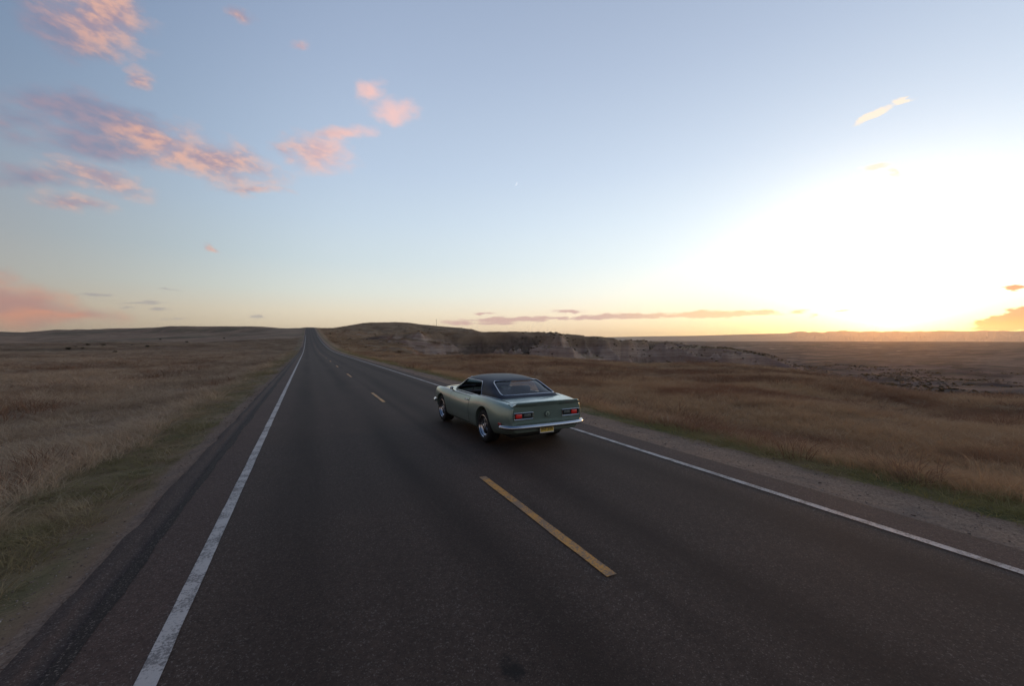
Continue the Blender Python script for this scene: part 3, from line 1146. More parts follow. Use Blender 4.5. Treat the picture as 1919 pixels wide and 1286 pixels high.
def pane(name, kind, poly, mat, inset=.012):
    """glass patch filling poly on the shell"""
    zs = [p[1] for p in poly]
    z0, z1 = min(zs) + 1e-4, max(zs) - 1e-4
    bm = bmesh.new()
    rows = []
    nz, nx = 14, 16
    for i in range(nz + 1):
        z = z0 + (z1 - z0) * i / nz
        xs = []
        k = len(poly)
        for j in range(k):
            p, q = poly[j], poly[(j + 1) % k]
            if (p[1] - z) * (q[1] - z) <= 0 and abs(p[1] - q[1]) > 1e-9:
                t = (z - p[1]) / (q[1] - p[1])
                xs.append(p[0] + (q[0] - p[0]) * t)
        a, b = min(xs), max(xs)
        row = []
        for j in range(nx + 1):
            h, nrm = cast(kind, a + (b - a) * j / nx, z)
            row.append(bm.verts.new(h - nrm * inset if h else (0, 0, 1)))
        rows.append(row)
    for A, B in zip(rows, rows[1:]):
        for j in range(nx):
            bm.faces.new((A[j], A[j + 1], B[j + 1], B[j]))
    return bm_obj(name, bm, mat, CAR)


def trim(name, kind, poly, r, parent, mat=None, out=.004):
    pts = []
    for p in poly:
        h, nrm = cast(kind, p[0], p[1])
        if h:
            pts.append(h + nrm * out)
    bm = bmesh.new()
    tube(bm, pts, r, 6, True)
    return bm_obj(name, bm, mat or CHROME, parent)


# roof shell, thick inwards, with openings cut for the glass
ext = bmesh.ops.solidify
shell = gb.copy()
bmesh.ops.solidify(shell, geom=shell.faces[:], thickness=.03)
roof = bm_obj('roof', shell, VINYL, None)
cut = []


def prism(poly, kind):
    bm = bmesh.new()
    if kind == 'side':
        A = [bm.verts.new((-1.2, p[0], p[1])) for p in poly]
        B = [bm.verts.new((1.2, p[0], p[1])) for p in poly]
    else:
        ya, yb = (-1.2, .60) if kind == 'rear' else (1.3, 3)
        A = [bm.verts.new((p[0], ya, p[1])) for p in poly]
        B = [bm.verts.new((p[0], yb, p[1])) for p in poly]
    k = len(poly)
    for j in range(k):
        bm.faces.new((A[j], A[(j + 1) % k], B[(j + 1) % k], B[j]))
    bm.faces.new(A)
    bm.faces.new(B[::-1])
    return bm_obj('cutter', bm, BLACK, None)


boolean(roof, [prism(REARW, 'rear'), prism(WSHIELD, 'front'), prism(SIDEW, 'side')])
for p in roof.data.polygons:
    p.use_smooth = True
bm = bmesh.new()
bm.from_mesh(roof.data)
for e in bm.edges:
    if len(e.link_faces) == 2 and e.calc_face_angle(0) > R(40):
        e.smooth = False
bm.to_mesh(roof.data)
bm.free()
roof.parent = CAR
w = pane('rear_window', 'rear', REARW, GLASS)
trim('frame', 'rear', REARW, .011, w)
w = pane('windshield', 'front', WSHIELD, GLASS)
trim('frame', 'front', WSHIELD, .010, w)
for k in ('left', 'right'):
    trim('window_trim', k, SIDEW, .009, CAR)          # side windows wound down

# skins laid over the shell: doors, boot lid, bonnet with dark shut lines -----
surf = BVHTree.FromObject(body, bpy.context.evaluated_depsgraph_get())


def skin(name, quad, axis, off, mat, parent, nu=22, nv=12, side=1):
    """patch bounded by four corners in 2-d: side view (y, z) or plan (x, y)"""
    bm = bmesh.new()
    rows = []
    q = [Vector(p) for p in quad]
    for i in range(nu + 1):
        row = []
        for j in range(nv + 1):
            u, v = i / nu, j / nv
            p = (q[0] * (1 - u) + q[1] * u) * (1 - v) + (q[3] * (1 - u) + q[2] * u) * v
            if axis == 'side':
                h = surf.ray_cast(Vector((side * 3, p.x, p.y)), Vector((-side, 0, 0)))
            elif axis == 'top':
                h = surf.ray_cast(Vector((p.x, p.y, 3)), Vector((0, 0, -1)))
            else:
                h = surf.ray_cast(Vector((p.x, -3, p.y)), Vector((0, 1, 0)))
            row.append(bm.verts.new(h[0] + h[1] * off))
        rows.append(row)
    for A, B in zip(rows, rows[1:]):
        for j in range(nv):
            bm.faces.new((A[j], A[j + 1], B[j + 1], B[j]))
    return bm_obj(name, bm, mat, parent)


for s in (-1, 1):
    dq = [(.80, .29), (2.10, .29), (2.04, .845), (.84, .845)]
    door = skin('door', dq, 'side', .0042, PAINT, CAR, side=s)
    g = .012
    skin('shut_line', [(dq[0][0] - g, dq[0][1] - g), (dq[1][0] + g, dq[1][1] - g), (dq[2][0] + g, dq[2][1] + g * .6), (dq[3][0] - g, dq[3][1] + g * .6)],
         'side', .0018, BLACK, door, side=s)
    h, n_, *_ = surf.ray_cast(Vector((s * 3, .97, .775)), Vector((-s, 0, 0)))
    bm = bmesh.new()
    box(bm, h + Vector((s * .022, 0, 0)), (.022, .15, .026), .008)
    box(bm, h + Vector((s * .006, .05, 0)), (.03, .03, .03), .006)
    box(bm, h + Vector((s * .006, -.05, 0)), (.03, .03, .03), .006)
    bm_obj('handle', bm, CHROME, door)
lid = skin('boot_lid', [(-.70, -.47), (.70, -.47), (.70, -.995), (-.70, -.995)], 'top', .0042, PAINT, CAR)
skin('shut_line', [(-.714, -.46), (.714, -.46), (.714, -1.0), (-.714, -1.0)], 'top', .0018, BLACK, lid)
hood = skin('bonnet', [(-.68, 2.26), (.68, 2.26), (.64, 3.34), (-.64, 3.34)], 'top', .0042, PAINT, CAR)
skin('shut_line', [(-.693, 2.25), (.693, 2.25), (.652, 3.35), (-.652, 3.35)], 'top', .0018, BLACK, hood)
# bright bead where the vinyl roof meets the body
for s in (-1, 1):
    pts = []
    for y in np.linspace(-.50, .42, 14):
        x = float(np.interp(y, GW[:, 0], GW[:, 1])) + .012
        h = surf.ray_cast(Vector((s * x, y, 3)), Vector((0, 0, -1)))
        pts.append(h[0] + Vector((0, 0, .006)))
    bm = bmesh.new()
    tube(bm, pts, .006, 6)
    bm_obj('roof_bead', bm, CHROME, CAR)

# spoiler across the tail
bm = bmesh.new()
rows = []
for x in np.linspace(-.775, .775, 41):
    k = float(sstep(.775, .68, abs(x)))
    zt, zb = .862 + .072 * k - .012 * (x / .8) ** 2, .84
    yb = -1.085 + .03 * (x / .8) ** 4
    sec = [(-.86, .880 - .02 * (x / .8) ** 2), (-.94, .895 + .012 * k), (-1.02, .868 + (zt - .868) * .62), (yb - .045 * k, zt), (yb - .052 * k, zt - .012), (yb + .0, zb), (yb + .08, zb - .01)]
    rows.append([bm.verts.new((x, y, z)) for y, z in sec])
for A, B in zip(rows, rows[1:]):
    n = len(A)
    for j in range(n):
        bm.faces.new((A[j], B[j], B[(j + 1) % n], A[(j + 1) % n]))
bm.faces.new(rows[0])
bm.faces.new(rows[-1][::-1])
bm_obj('spoiler', bm, PAINT, CAR, sharp=50)


# bumpers
def bumper(name, path, hz, th, z):
    sec = [(-th * .2, -hz), (th * .7, -hz * .8), (th, -hz * .15), (th * .85, hz * .25), (th * .55, hz * .9), (0, hz), (-th * .4, hz * .6), (-th * .4, -hz * .6)]
    bm = bmesh.new()
    rows = []
    k = len(path)
    for i, p in enumerate(path):
        a, b = path[max(i - 1, 0)], path[min(i + 1, k - 1)]
        t = (Vector(b) - Vector(a)).normalized()
        nrm = Vector((t.y, -t.x))
        end = .72 + .28 * float(sstep(0, 3, min(i, k - 1 - i)))
        rows.append([bm.verts.new((p[0] + nrm.x * o, p[1] + nrm.y * o, z + h * end)) for o, h in sec])
    for A, B in zip(rows, rows[1:]):
        for j in range(len(sec)):
            bm.faces.new((A[j], A[(j + 1) % len(sec)], B[(j + 1) % len(sec)], B[j]))
    bm.faces.new(rows[0])
    bm.faces.new(rows[-1][::-1])
    return bm_obj(name, bm, CHROME, CAR, sharp=60)


half = [(-.897, -.84), (-.892, -.90), (-.868, -.98), (-.82, -1.045), (-.745, -1.09), (-.6, -1.115), (-.3, -1.13)]
bumper('bumper', half + [(0, -1.135)] + [(-x, y) for x, y in half[::-1]], .044, .048, .465)
half = [(.885, 3.22), (.885, 3.30), (.862, 3.39), (.80, 3.48), (.6, 3.54), (.3, 3.57)]
bumper('bumper', half + [(0, 3.575)] + [(-x, y) for x, y in half[::-1]], .055, .05, .50)

# tail lamps: bright bezel, dark recess, red outer lens and grey reversing lens
for s in (-1, 1):
    T = bpy.data.objects.new('tail_lamp', None)
    COL.objects.link(T)
    T.parent = CAR
    bm = bmesh.new()
    pts = [(s * .535 + a, -1.083, .672 + b) for a, b in rounded([(-.205, -.060), (.205, -.060), (.205, .060), (-.205, .060)], [.02] * 4, 3)]
    tube(bm, pts, .0075, 6, True)
    bm_obj('bezel', bm, CHROME, T)
    bm = bmesh.new()
    box(bm, (s * .632, -1.062, .672), (.125, .05, .078), .014)
    bm_obj('red_lens', bm, REDL, T)
    bm = bmesh.new()
    box(bm, (s * .45, -1.060, .672), (.15, .04, .062), .012)
    bm_obj('reverse_lens', bm, CLEAR, T)
    bm = bmesh.new()
    box(bm, (s * .535, -1.050, .672), (.39, .015, .108))
    bm_obj('lamp_back', bm, BLACK, T)
    bm = bmesh.new()
    h, n_, *_ = surf.ray_cast(Vector((s * 3, -.775, .505)), Vector((-s, 0, 0)))
    box(bm, h + Vector((s * .004, 0, 0)), (.024, .12, .05), .009)
    bm_obj('side_marker', bm, REDM, CAR)

# round filler cap in the middle of the tail panel
bm = bmesh.new()
lathe(bm, [(0, .001), (.009, .001), (.010, .034), (.008, .048), (0, .055)], 28, 'Y', (0, -1.074, .672), -1)
cap = bm_obj('filler_cap', bm, PAINT, CAR)
bm = bmesh.new()
tube(bm, [(.054 * math.cos(a), -1.076, .672 + .054 * math.sin(a)) for a in np.linspace(0, 2 * math.pi, 28, endpoint=False)], .004, 6, True)
bm_obj('cap_ring', bm, BLACK, cap)
bm = bmesh.new()
box(bm, (0, -1.086, .672), (.009, .008, .06), .002)
bm_obj('cap_grip', bm, BLACK, cap)

# number plate: pale border, orange to yellow field, dark raised characters
PL = bpy.data.objects.new('number_plate', None)
COL.objects.link(PL)
PL.parent = CAR
PL.location = (-.02, -1.075, .395)
PL.rotation_euler = (R(-6), 0, 0)
bm = bmesh.new(); box(bm, (0, 0, 0), (.315, .008, .165), .003); bm_obj('plate_base', bm, PLATE_W, PL)
bm = bmesh.new(); box(bm, (0, -.0055, .058), (.295, .004, .036)); bm_obj('plate_band', bm, PLATE_O, PL)
bm = bmesh.new(); box(bm, (0, -.0055, -.012), (.295, .004, .100)); bm_obj('plate_field', bm, PLATE_Y, PL)
bm = bmesh.new()
for i in range(6):
    x = -.112 + i * .041 + (.018 if i > 2 else 0)
    for dx_, dz_, w_, h_ in ((-.010, .004 * (i % 3 - 1), .007, .050), (.009, -.006 * (i % 2), .008, .044), (0, .016 - .010 * (i % 4), .016, .008)):
        box(bm, (x + dx_, -.0085, -.010 + dz_), (w_, .003, h_))
bm_obj('character', bm, INK, PL)['kind'] = 'stuff'
bm = bmesh.new()
box(bm, (0, 1.2, .235), (1.18, 3.7, .13), .03)
bm_obj('underbody', bm, BLACK, CAR)
# door mirror
bm = bmesh.new()
box(bm, (-.905, 1.90, .95), (.09, .05, .062), .022)
tube(bm, [(-.83, 1.92, .87), (-.865, 1.915, .90), (-.90, 1.91, .93)], .014, 8)
mi = bm_obj('door_mirror', bm, CHROME, CAR)
# wipers at the foot of the windscreen
for s in (-1, 1):
    bm = bmesh.new()
    tube(bm, [(s * .55 - .28, 2.19, .955), (s * .35, 2.16, .965)], .007, 6)
    bm_obj('wiper', bm, BLACK, CAR)
# headlamps and grille
for s in (-1, 1):
    bm = bmesh.new()
    lathe(bm, [(0, .001), (.03, .06), (.02, .095), (0, .105)], 28, 'Y', (s * .60, 3.455, .64), 1)
    bm_obj('headlight', bm, CHROME, CAR)
bm = bmesh.new()
for i in range(7):
    box(bm, (0, 3.46, .56 + i * .026), (.92, .012, .010))
bm_obj('grille', bm, BLACK, CAR)

# cabin
bm = bmesh.new(); box(bm, (0, 1.70, .80), (1.34, .34, .18), .05); dash = bm_obj('dashboard', bm, INTER, CAR)
bm = bmesh.new()
tube(bm, [(-.36 + .185 * math.cos(a), 1.40 + .06 * math.sin(a), .88 + .17 * math.sin(a)) for a in np.linspace(0, 2 * math.pi, 24, endpoint=False)], .013, 8, True)
tube(bm, [(-.36, 1.41, .87), (-.36, 1.66, .78)], .02, 8)
tube(bm, [(-.54, 1.40, .88), (-.18, 1.40, .88)], .012, 6)
bm_obj('steering_wheel', bm, INTER, CAR)
for x in (-.36, .36):
    bm = bmesh.new(); box(bm, (x, 1.02, .58), (.50, .52, .16), .05)
    seat = bm_obj('seat', bm, INTER, CAR)
    bm = bmesh.new(); box(bm, (x, .72, .80), (.50, .15, .50), .05, ('X', 14)); bm_obj('backrest', bm, INTER, seat)
bm = bmesh.new(); box(bm, (0, .12, .70), (1.26, .30, .42), .06, ('X', 16)); bm_obj('rear_bench', bm, INTER, CAR)
bm = bmesh.new(); box(bm, (0, -.16, .925), (1.24, .44, .02), .004); bm_obj('parcel_shelf', bm, INTER, CAR)
bm = bmesh.new(); box(bm, (0, 1.42, 1.165), (.25, .03, .065), .012); tube(bm, [(0, 1.43, 1.18), (0, 1.45, 1.24)], .01, 6)
bm_obj('rear_view_mirror', bm, INTER, CAR)


# wheels
def wheel(x, y, s):
    Wl = bpy.data.objects.new('wheel', None)
    COL.objects.link(Wl)
    Wl.parent = CAR
    Wl.location = (x, y, WZ)
    Wl.rotation_euler = (rng.random() * 6, 0, 0)
    r, h = WHEEL_R, .13
    bm = bmesh.new()
    lathe(bm, [(-h * .8, .20), (-h, .235), (-h * 1.02, .28), (-h * .92, .318), (-h * .72, r - .002), (-h * .45, r), (-h * .43, r - .008), (-h * .38, r - .008), (-h * .36, r), (-.01, r),
               (-.008, r - .008), (.008, r - .008), (.01, r), (h * .36, r), (h * .38, r - .008), (h * .43, r - .008), (h * .45, r), (h * .72, r - .002), (h * .92, .318), (h * 1.02, .28), (h, .235), (h * .8, .20)], 56, 'X', (0, 0, 0), s)
    bm_obj('tyre', bm, RUBBER, Wl)
    bm = bmesh.new()
    lathe(bm, [(h * .98, .232), (h * 1.0, .222), (h * .90, .212), (h * .72, .205), (h * .55, .186), (h * .50, .172), (h * .3, .170), (-h * .9, .20)], 48, 'X', (0, 0, 0), s)
    bm_obj('trim_ring', bm, CHROME, Wl)
    bm = bmesh.new()
    lathe(bm, [(h * .10, .172), (h * .08, .10), (h * .08, .001)], 40, 'X', (0, 0, 0), s)
    bm_obj('brake_drum', bm, BLACK, Wl)
    bm = bmesh.new()
    for k in range(5):
        a = 2 * math.pi * k / 5
        rows = []
        for t, wdt, ax in ((.045, .036, .60), (.09, .033, .66), (.135, .036, .60), (.172, .052, .46)):
            c, sn = math.cos(a), math.sin(a)
            row = []
            for e, o in ((-1, 0), (-.6, .014), (.6, .014), (1, 0), (.8, -.03), (-.8, -.03)):
                row.append(bm.verts.new((s * (h * ax + o), c * t - sn * wdt * e, sn * t + c * wdt * e)))
            rows.append(row)
        for A, B in zip(rows, rows[1:]):
            for j in range(6):
                bm.faces.new((A[j], A[(j + 1) % 6], B[(j + 1) % 6], B[j]))
    bm_obj('spokes', bm, STEEL, Wl)
    bm = bmesh.new()
    lathe(bm, [(h * .40, .062), (h * .70, .060), (h * .74, .045), (h * .92, .040), (h * .98, .028), (h * 1.0, .001)], 28, 'X', (0, 0, 0), s)
    bm_obj('hub_cap', bm, CHROME, Wl)


for y, t in ((0, .765), (WB, .75)):
    wheel(-t, y, -1)
    wheel(t, y, 1)
bm = bmesh.new()
tube(bm, [(-.65, 0, WZ), (.65, 0, WZ)], .04, 8)
lathe(bm, [(-.1, .02), (-.08, .12), (.08, .12), (.1, .02)], 20, 'X', (0, 0, WZ))
bm_obj('axle', bm, BLACK, CAR)
#@@GRASS


# ------------------------------------------------------------------ grass, stones, shrubs
def blade_mesh(name, n, spread, lean, width, seed, seg=2):
    r_ = np.random.default_rng(seed)
    V, F = [], []
    for i in range(n):
        a = r_.random() * 6.283
        rad = spread * math.sqrt(r_.random())
        bx, by = rad * math.cos(a), rad * math.sin(a)
        h = .45 + .55 * r_.random()
        d_ = a + r_.normal() * .8
        l = lean * (.3 + r_.random()) * h
        ux, uy = -math.sin(d_), math.cos(d_)
        tw = r_.random() * 6.283
        wx, wy = math.cos(tw) * width / 2, math.sin(tw) * width / 2
        base = len(V)
        for k in range(seg + 1):
            t = k / seg
            px_, py_ = bx + math.cos(d_) * l * t * t, by + math.sin(d_) * l * t * t
            q = (1 - t * .85)
            V.append((px_ - wx * q, py_ - wy * q, h * t * (1 - .15 * t)))
            V.append((px_ + wx * q, py_ + wy * q, h * t * (1 - .15 * t)))
        for k in range(seg):
            F.append((base + 2 * k, base + 2 * k + 1, base + 2 * k + 3, base + 2 * k + 2))
    return np_mesh(name, V, F, False)


def grass_material(name, cols, scale_big):
    m = bpy.data.materials.new(name)
    m.use_nodes = True
    E.tree = m.node_tree
    E.tree.nodes.clear()
    out = node('ShaderNodeOutputMaterial')
    rnd = E(node('ShaderNodeObjectInfo').outputs['Random'])
    P = pos()
    big = noise(P, scale_big, 4, .6)
    mid = noise(P, scale_big * 7, 3, .6)
    col = mixc((rnd * .55 + mid * .9 - .25).min(1.0).max(0.0), cols[0], cols[1])
    col = mixc(big.step(.47, .63) * .85, col, cols[2])
    col = mixc((rnd * 7.13 - E.math('FLOOR', rnd * 7.13)).step(.82, .95) * .7, col, cols[3])
    df = node('ShaderNodeBsdfDiffuse')
    put(df.inputs[0], col)
    tl = node('ShaderNodeBsdfTranslucent')
    put(tl.inputs[0], col)
    mx = node('ShaderNodeMixShader')
    mx.inputs[0].default_value = .28
    E.tree.links.new(df.outputs[0], mx.inputs[1])
    E.tree.links.new(tl.outputs[0], mx.inputs[2])
    E.tree.links.new(mx.outputs[0], out.inputs[0])
    return m


def scatter(name, pts, scales, rots, meshes, mat):
    """one object whose points carry instances of the given meshes"""
    n = len(pts)
    me = bpy.data.meshes.new(name)
    me.vertices.add(n)
    me.vertices.foreach_set('co', np.asarray(pts, np.float32).ravel())
    a = me.attributes.new('scl', 'FLOAT_VECTOR', 'POINT')
    a.data.foreach_set('vector', np.asarray(scales, np.float32).ravel())
    a = me.attributes.new('rot', 'FLOAT_VECTOR', 'POINT')
    a.data.foreach_set('vector', np.asarray(rots, np.float32).ravel())
    a = me.attributes.new('pick', 'INT', 'POINT')
    a.data.foreach_set('value', rng.integers(0, len(meshes), n).astype(np.int32))
    o = link(name, me)
    g = bpy.data.node_groups.new(name, 'GeometryNodeTree')
    g.interface.new_socket('Geometry', in_out='INPUT', socket_type='NodeSocketGeometry')
    g.interface.new_socket('Geometry', in_out='OUTPUT', socket_type='NodeSocketGeometry')
    N, L = g.nodes, g.links
    gi, go = N.new('NodeGroupInput'), N.new('NodeGroupOutput')
    iop = N.new('GeometryNodeInstanceOnPoints')
    g2i = N.new('GeometryNodeGeometryToInstance')
    for i, msh in enumerate(reversed(meshes)):
        msh.materials.append(mat)
        src = bpy.data.objects.new(msh.name, msh)      # held by the node only, not in the scene
        oi = N.new('GeometryNodeObjectInfo')
        oi.inputs['Object'].default_value = src
        L.new(oi.outputs['Geometry'], g2i.inputs[0])
    na = {}
    for k, t in (('scl', 'FLOAT_VECTOR'), ('rot', 'FLOAT_VECTOR'), ('pick', 'INT')):
        q = N.new('GeometryNodeInputNamedAttribute')
        q.data_type = t
        q.inputs['Name'].default_value = k
        na[k] = q.outputs['Attribute']
    e2r = N.new('FunctionNodeEulerToRotation')
    L.new(na['rot'], e2r.inputs[0])
    L.new(gi.outputs[0], iop.inputs['Points'])
    L.new(g2i.outputs[0], iop.inputs['Instance'])
    iop.inputs['Pick Instance'].default_value = True
    L.new(na['pick'], iop.inputs['Instance Index'])
    L.new(e2r.outputs[0], iop.inputs['Rotation'])
    L.new(na['scl'], iop.inputs['Scale'])
    L.new(iop.outputs[0], go.inputs[0])
    md = o.modifiers.new('scatter', 'NODES')
    md.node_group = g
    tag(o, kind='stuff')
    return o


def sample_polar(n, r0, r1, p, a0=-63, a1=65):
    """points round the camera; density falls with range as r**(p-1)"""
    u = rng.random(n)
    r = (r0 ** p + u * (r1 ** p - r0 ** p)) ** (1 / p)
    a = np.radians(a0 + (a1 - a0) * rng.random(n)) + YAW
    return r * np.sin(a), r * np.cos(a), r


TUFTS = lambda nm, w, s0, lean=.45: [blade_mesh(nm, 34, .26, lean, w, s0 + i) for i in range(4)]
DRY_L = grass_material('dry_grass_blades', [(.42, .295, .195), (.62, .455, .305), (.30, .20, .132), (.66, .51, .35)], .11)
DRY_R = grass_material('golden_grass_blades', [(.44, .275, .155), (.62, .415, .24), (.29, .145, .088), (.66, .49, .31)], .10)
GREEN = grass_material('verge_grass_blades', [(.22, .185, .085), (.37, .285, .145), (.45, .32, .18), (.50, .38, .25)], .5)


def field(name, mask, n, r0, r1, p, mat, hmin, hmax, seed, w=.014):
    X, Y, r = sample_polar(n, r0, r1, p)
    k = mask(X, Y, r)
    X, Y, r = X[k], Y[k], r[k]
    Z = terrain(X, Y) - .02
    patch = fbm(X / 6, Y / 6, 4, seed)
    h = (hmin + (hmax - hmin) * rng.random(len(X))) * (1 + 1.35 * np.clip(patch, -.55, 1)) * (1 - .6 * sstep(r1 * .45, r1 * .98, r) * (hmax > .2))
    wide = np.clip(.75 + r / 40, .8, 6) * (.7 + .6 * rng.random(len(X)))
    scl = np.stack([wide, wide, h * np.clip(1 - (r - 70) / 160, .5, 1)], -1)
    rot = np.stack([rng.normal(0, .10, len(X)), rng.normal(0, .10, len(X)), rng.random(len(X)) * 6.283], -1)
    return scatter(name, np.stack([X, Y, Z], -1), scl, rot, TUFTS(name, w, seed), mat)


nn_ = lambda X, Y, s: fbm(X / 2.2, Y / 5, 3, s) * .6
field('dry_grass', lambda X, Y, r: (XL - X) > 1.9 + 1.2 * nn_(X, Y, 7), 110000, 2.5, 260, .95, DRY_L, .18, .40, 201)


def right_mask(X, Y, r):
    px, ca = px_of_az(np.arctan2(X, Y))
    return ((X - XR) > 2.1 + nn_(X, Y, 8)) & (r < np.interp(px, NE_PX, NE_R) + 14)


field('golden_grass', right_mask, 62000, 6, 110, 1.05, DRY_R, .15, .36, 301)
field('verge_grass', lambda X, Y, r: ((XL - X) > .85 + .6 * nn_(X, Y, 9)) & ((XL - X) < 2.3 + nn_(X, Y, 7)) & (Y > -3), 80000, 2.2, 130, .75, GREEN, .06, .17, 401, .010)
field('hill_grass', lambda X, Y, r: ((X - XR) > 4) & (px_of_az(np.arctan2(X, Y))[0] < 960) & (terrain(X, Y + .5) < terrain(X, Y - .5) + .45), 60000, 85, 520, .9, DRY_R, .25, .5, 351, .03)
GREEN_R = grass_material('roadside_green_blades', [(.23, .20, .080), (.40, .33, .13), (.36, .28, .13), (.50, .42, .22)], .6)
field('roadside_green_grass', lambda X, Y, r: ((X - XR) > 1.30 + .35 * nn_(X, Y, 10)) & ((X - XR) < 2.6 + .5 * nn_(X, Y, 8)), 60000, 6, 140, .75, GREEN_R, .05, .15, 451, .010)
# taller dark bunches and pale seed heads among the grass
BUNCH = grass_material('bunchgrass_blades', [(.24, .135, .088), (.36, .215, .135), (.18, .105, .065), (.42, .29, .18)], .3)
both = lambda X, Y, r: (right_mask(X, Y, r) | ((XL - X) > 2.8)) & (fbm(X / 9, Y / 9, 3, 141) > .02)
field('bunchgrass', both, 9000, 5, 130, 1.0, BUNCH, .34, .58, 501, .016)
PALE = grass_material('seed_head_blades', [(.46, .35, .23), (.60, .48, .34), (.5, .38, .26), (.66, .56, .42)], .3)
field('seed_heads', both, 1100, 6, 90, 1.0, PALE, .26, .42, 601, .012)


# low scrub dotted over the broken ground, the basin and the far slopes
def scrub_mesh(seed):
    q_ = np.random.default_rng(seed)
    V, F = [], []
    for i in range(70):
        dv = q_.normal(size=3)
        dv /= np.linalg.norm(dv)
        p_ = dv * np.array([.5, .5, .4]) * (.4 + .6 * q_.random()) + np.array([0, 0, .36])
        a_, b_ = q_.normal(size=3) * .13, q_.normal(size=3) * .13
        k_ = len(V)
        V += [p_ - a_, p_ + b_, p_ + a_, p_ - b_]
        F.append((k_, k_ + 1, k_ + 2, k_ + 3))
    return np_mesh('scrub', V, F, False)


SCRUB = grass_material('scrub_leaves', [(.10, .075, .042), (.18, .13, .075), (.12, .08, .048), (.24, .175, .105)], .05)
X, Y, r = sample_polar(42000, 120, 700, .8, -25, 63)
px_s, _ = px_of_az(np.arctan2(X, Y))
k = (X > 14) & (rng.random(len(X)) < .06 + .6 * sstep(880, 1040, px_s)) & (r > np.interp(px_s, NE_PX, NE_R) + 8) & (fbm(X / 30, Y / 30, 3, 151) > -.1)
X, Y, r = X[k], Y[k], r[k]
s = (.22 + .55 * rng.random(len(X)) ** 2.5) * (1 + r / 700)
scatter('scrub', np.stack([X, Y, terrain(X, Y) - .05], -1), np.stack([s * 1.5, s * 1.5, s * .8], -1), np.stack([0 * s, 0 * s, rng.random(len(X)) * 6.283], -1),
        [scrub_mesh(i) for i in range(3)], SCRUB)


def stone_mesh(seed):
    r_ = np.random.default_rng(seed)
    bm = bmesh.new()
    bmesh.ops.create_icosphere(bm, subdivisions=1, radius=1)
    for v in bm.verts:
        v.co *= .7 + .5 * r_.random()
        v.co.z *= .6
    me = bpy.data.meshes.new('stone')
    bm.to_mesh(me)
    bm.free()
    return me


m, b, _ = new_mat('gravel_stone')
rnd = E(node('ShaderNodeObjectInfo').outputs['Random'])
put(b.inputs['Base Color'], ramp(rnd, [(0, (.12, .075, .052)), (.5, (.25, .165, .118)), (.9, (.35, .245, .18)), (1, (.48, .40, .32))]))
b.inputs['Roughness'].default_value = .85
X, Y, r = sample_polar(80000, 2.2, 60, .5)
k = (((X - XR) > -.05) & ((X - XR) < 1.5 + .4 * nn_(X, Y, 10))) | (((XL - X) > .30) & ((XL - X) < 1.0 + .7 * nn_(X, Y, 9)))
X, Y, r = X[k], Y[k], r[k]
s = np.exp(rng.normal(-4.95, .42, len(X))) * np.clip(r / 9, .9, 2.2)
scatter('gravel', np.stack([X, Y, terrain(X, Y) + s * .2], -1), np.stack([s, s * (.7 + .6 * rng.random(len(X))), s], -1),
        np.stack([0 * s, 0 * s, rng.random(len(X)) * 6.283], -1), [stone_mesh(i) for i in range(4)], m)


def on_ground(px, py, r0=20, r1=3000):
    """first ground point seen at a point of the photograph"""
    d_ = px_dir(px, py)
    hz = math.hypot(d_.x, d_.y)
    rs = np.geomspace(r0, r1, 4000)
    X, Y = rs * d_.x / hz, rs * d_.y / hz
    zz = terrain(X, Y)
    ray = CAM_H + rs * d_.z / hz
    i = int(np.argmax(zz >= ray))
    if zz[i] < ray[i]:
        return None
    return float(X[i]), float(Y[i]), float(zz[i]), float(rs[i])


# shrubs far out on the left field
SHRUB_LEAF = simple_mat('shrub_leaves', (.058, .052, .032), .9, spec=.1, var=.4, vscale=4)
SHRUB_STEM = simple_mat('shrub_stem', (.06, .045, .035), .9, spec=.1)
r_ = np.random.default_rng(77)
V, F = [], []
for i in range(420):
    dv = r_.normal(size=3)
    dv /= np.linalg.norm(dv)
    c_ = dv * np.array([.5, .5, .42]) * (.45 + .55 * r_.random()) * (1 + .25 * math.sin(3 * dv[0] + 2 * dv[1])) + np.array([0, 0, .48])
    a_, b_ = r_.normal(size=3) * .05, r_.normal(size=3) * .05
    q = len(V)
    V += [c_ - a_, c_ + b_, c_ + a_, c_ - b_]
    F.append((q, q + 1, q + 2, q + 3))
leaf_me = np_mesh('foliage', V, F, False)
leaf_me.materials.append(SHRUB_LEAF)
bm = bmesh.new()
for i in range(5):
    a_ = i * 1.26
    tube(bm, [(0, 0, -.05), (.12 * math.cos(a_), .12 * math.sin(a_), .25), (.3 * math.cos(a_), .3 * math.sin(a_), .6)], .02, 5)
stem_me = bpy.data.meshes.new('stem')
bm.to_mesh(stem_me)
bm.free()
stem_me.materials.append(SHRUB_STEM)
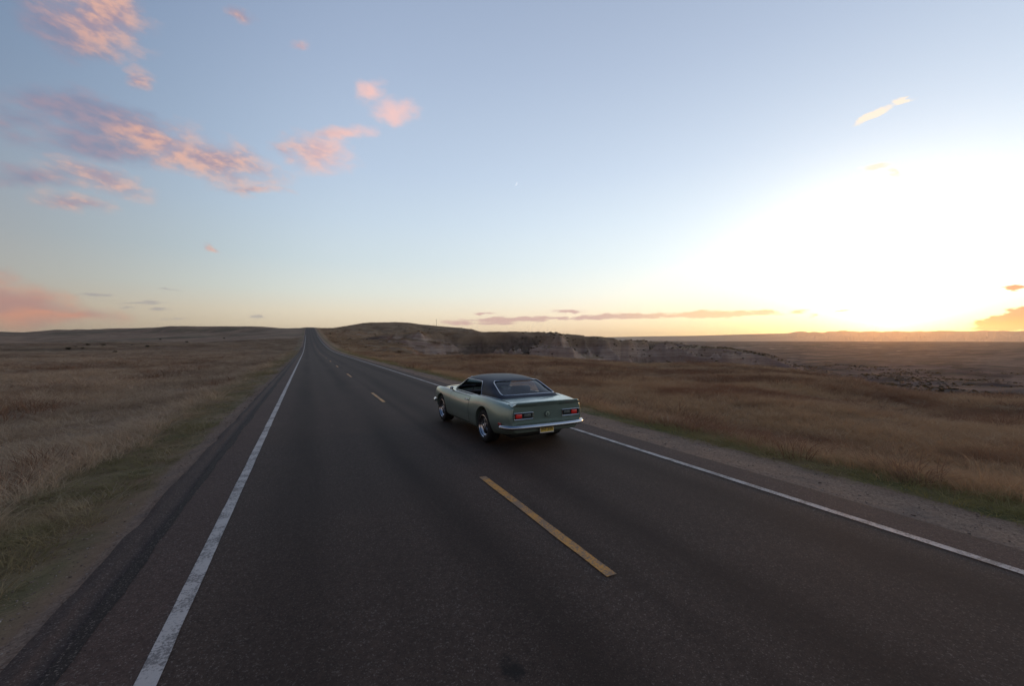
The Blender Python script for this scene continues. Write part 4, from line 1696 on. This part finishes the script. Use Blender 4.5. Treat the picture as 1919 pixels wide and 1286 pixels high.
for px_, py_, w_ in ((165, 646.5, 6), (193, 647.5, 7), (129, 654.5, 8), (141, 650.5, 5), (155, 653, 5), (215, 660.5, 7), (276, 650, 7), (247, 647, 4),
                     (300, 636, 4), (350, 641, 5), (420, 634, 4)):
    g = on_ground(px_, py_ + 1.0)
    if not g:
        continue
    o = bpy.data.objects.new('shrub', None)
    COL.objects.link(o)
    o.location = g[:3]
    wd = w_ / FPX * g[3] * .75
    o.scale = (wd, wd, wd * .55)
    o.rotation_euler = (0, 0, r_.random() * 6.28)
    tag(o, 'small dark shrub dotting the far grassland left of the road', 'shrub', 'shrubs scattered over the left grassland')
    for me_ in (leaf_me, stem_me):
        c_ = bpy.data.objects.new(me_.name, me_)
        COL.objects.link(c_)
        c_.parent = o

# lone utility pole on the hill to the right of the road
g = on_ground(818, 611.5)
if g:
    P_ = bpy.data.objects.new('utility_pole', None)
    COL.objects.link(P_)
    P_.location = g[:3]
    tag(P_, 'lone thin utility pole on the hilltop right of the road', 'utility pole')
    wood = simple_mat('pole_wood', (.07, .05, .04), .9, var=.3)
    bm = bmesh.new()
    tube(bm, [(0, 0, -.5), (0, 0, 4), (0, 0, 8.5)], .16, 8)
    bm_obj('post', bm, wood, P_)
    bm = bmesh.new()
    box(bm, (0, 0, 7.7), (2.2, .14, .16))
    bm_obj('crossarm', bm, wood, P_)

# thin crescent moon
md_ = px_dir(965.5, 343) * 60000
bm = bmesh.new()
n_ = 24
rr_ = 60000 * 3.8 / FPX
O, I = [], []
for i in range(n_ + 1):
    a_ = math.pi * (i / n_ - .5)
    O.append((math.cos(a_) * rr_, math.sin(a_) * rr_))
    I.append((math.cos(a_) * rr_ * .62, math.sin(a_) * rr_))
fr = [[bm.verts.new((x, y, z)) for x, y in q] for z in (-rr_ * .1, rr_ * .1) for q in (O, I)]
for a_, b_ in ((0, 1), (3, 2), (2, 0), (1, 3)):
    for i in range(n_):
        try:
            bm.faces.new((fr[a_][i], fr[a_][i + 1], fr[b_][i + 1], fr[b_][i]))
        except ValueError:
            pass
MOONM = simple_mat('moonlight', (.5, .5, .5), .9, emit=lin(222, 232, 244), es=.95)
mo = bm_obj('moon', bm, MOONM, None, False)
mo.location = md_
q_ = (-md_).to_track_quat('Z', 'Y')
mo.rotation_euler = (q_.to_matrix() @ Matrix.Rotation(R(-28), 3, 'Z')).to_euler()
tag(mo, 'tiny pale crescent moon high in the clear sky above the car', 'moon')
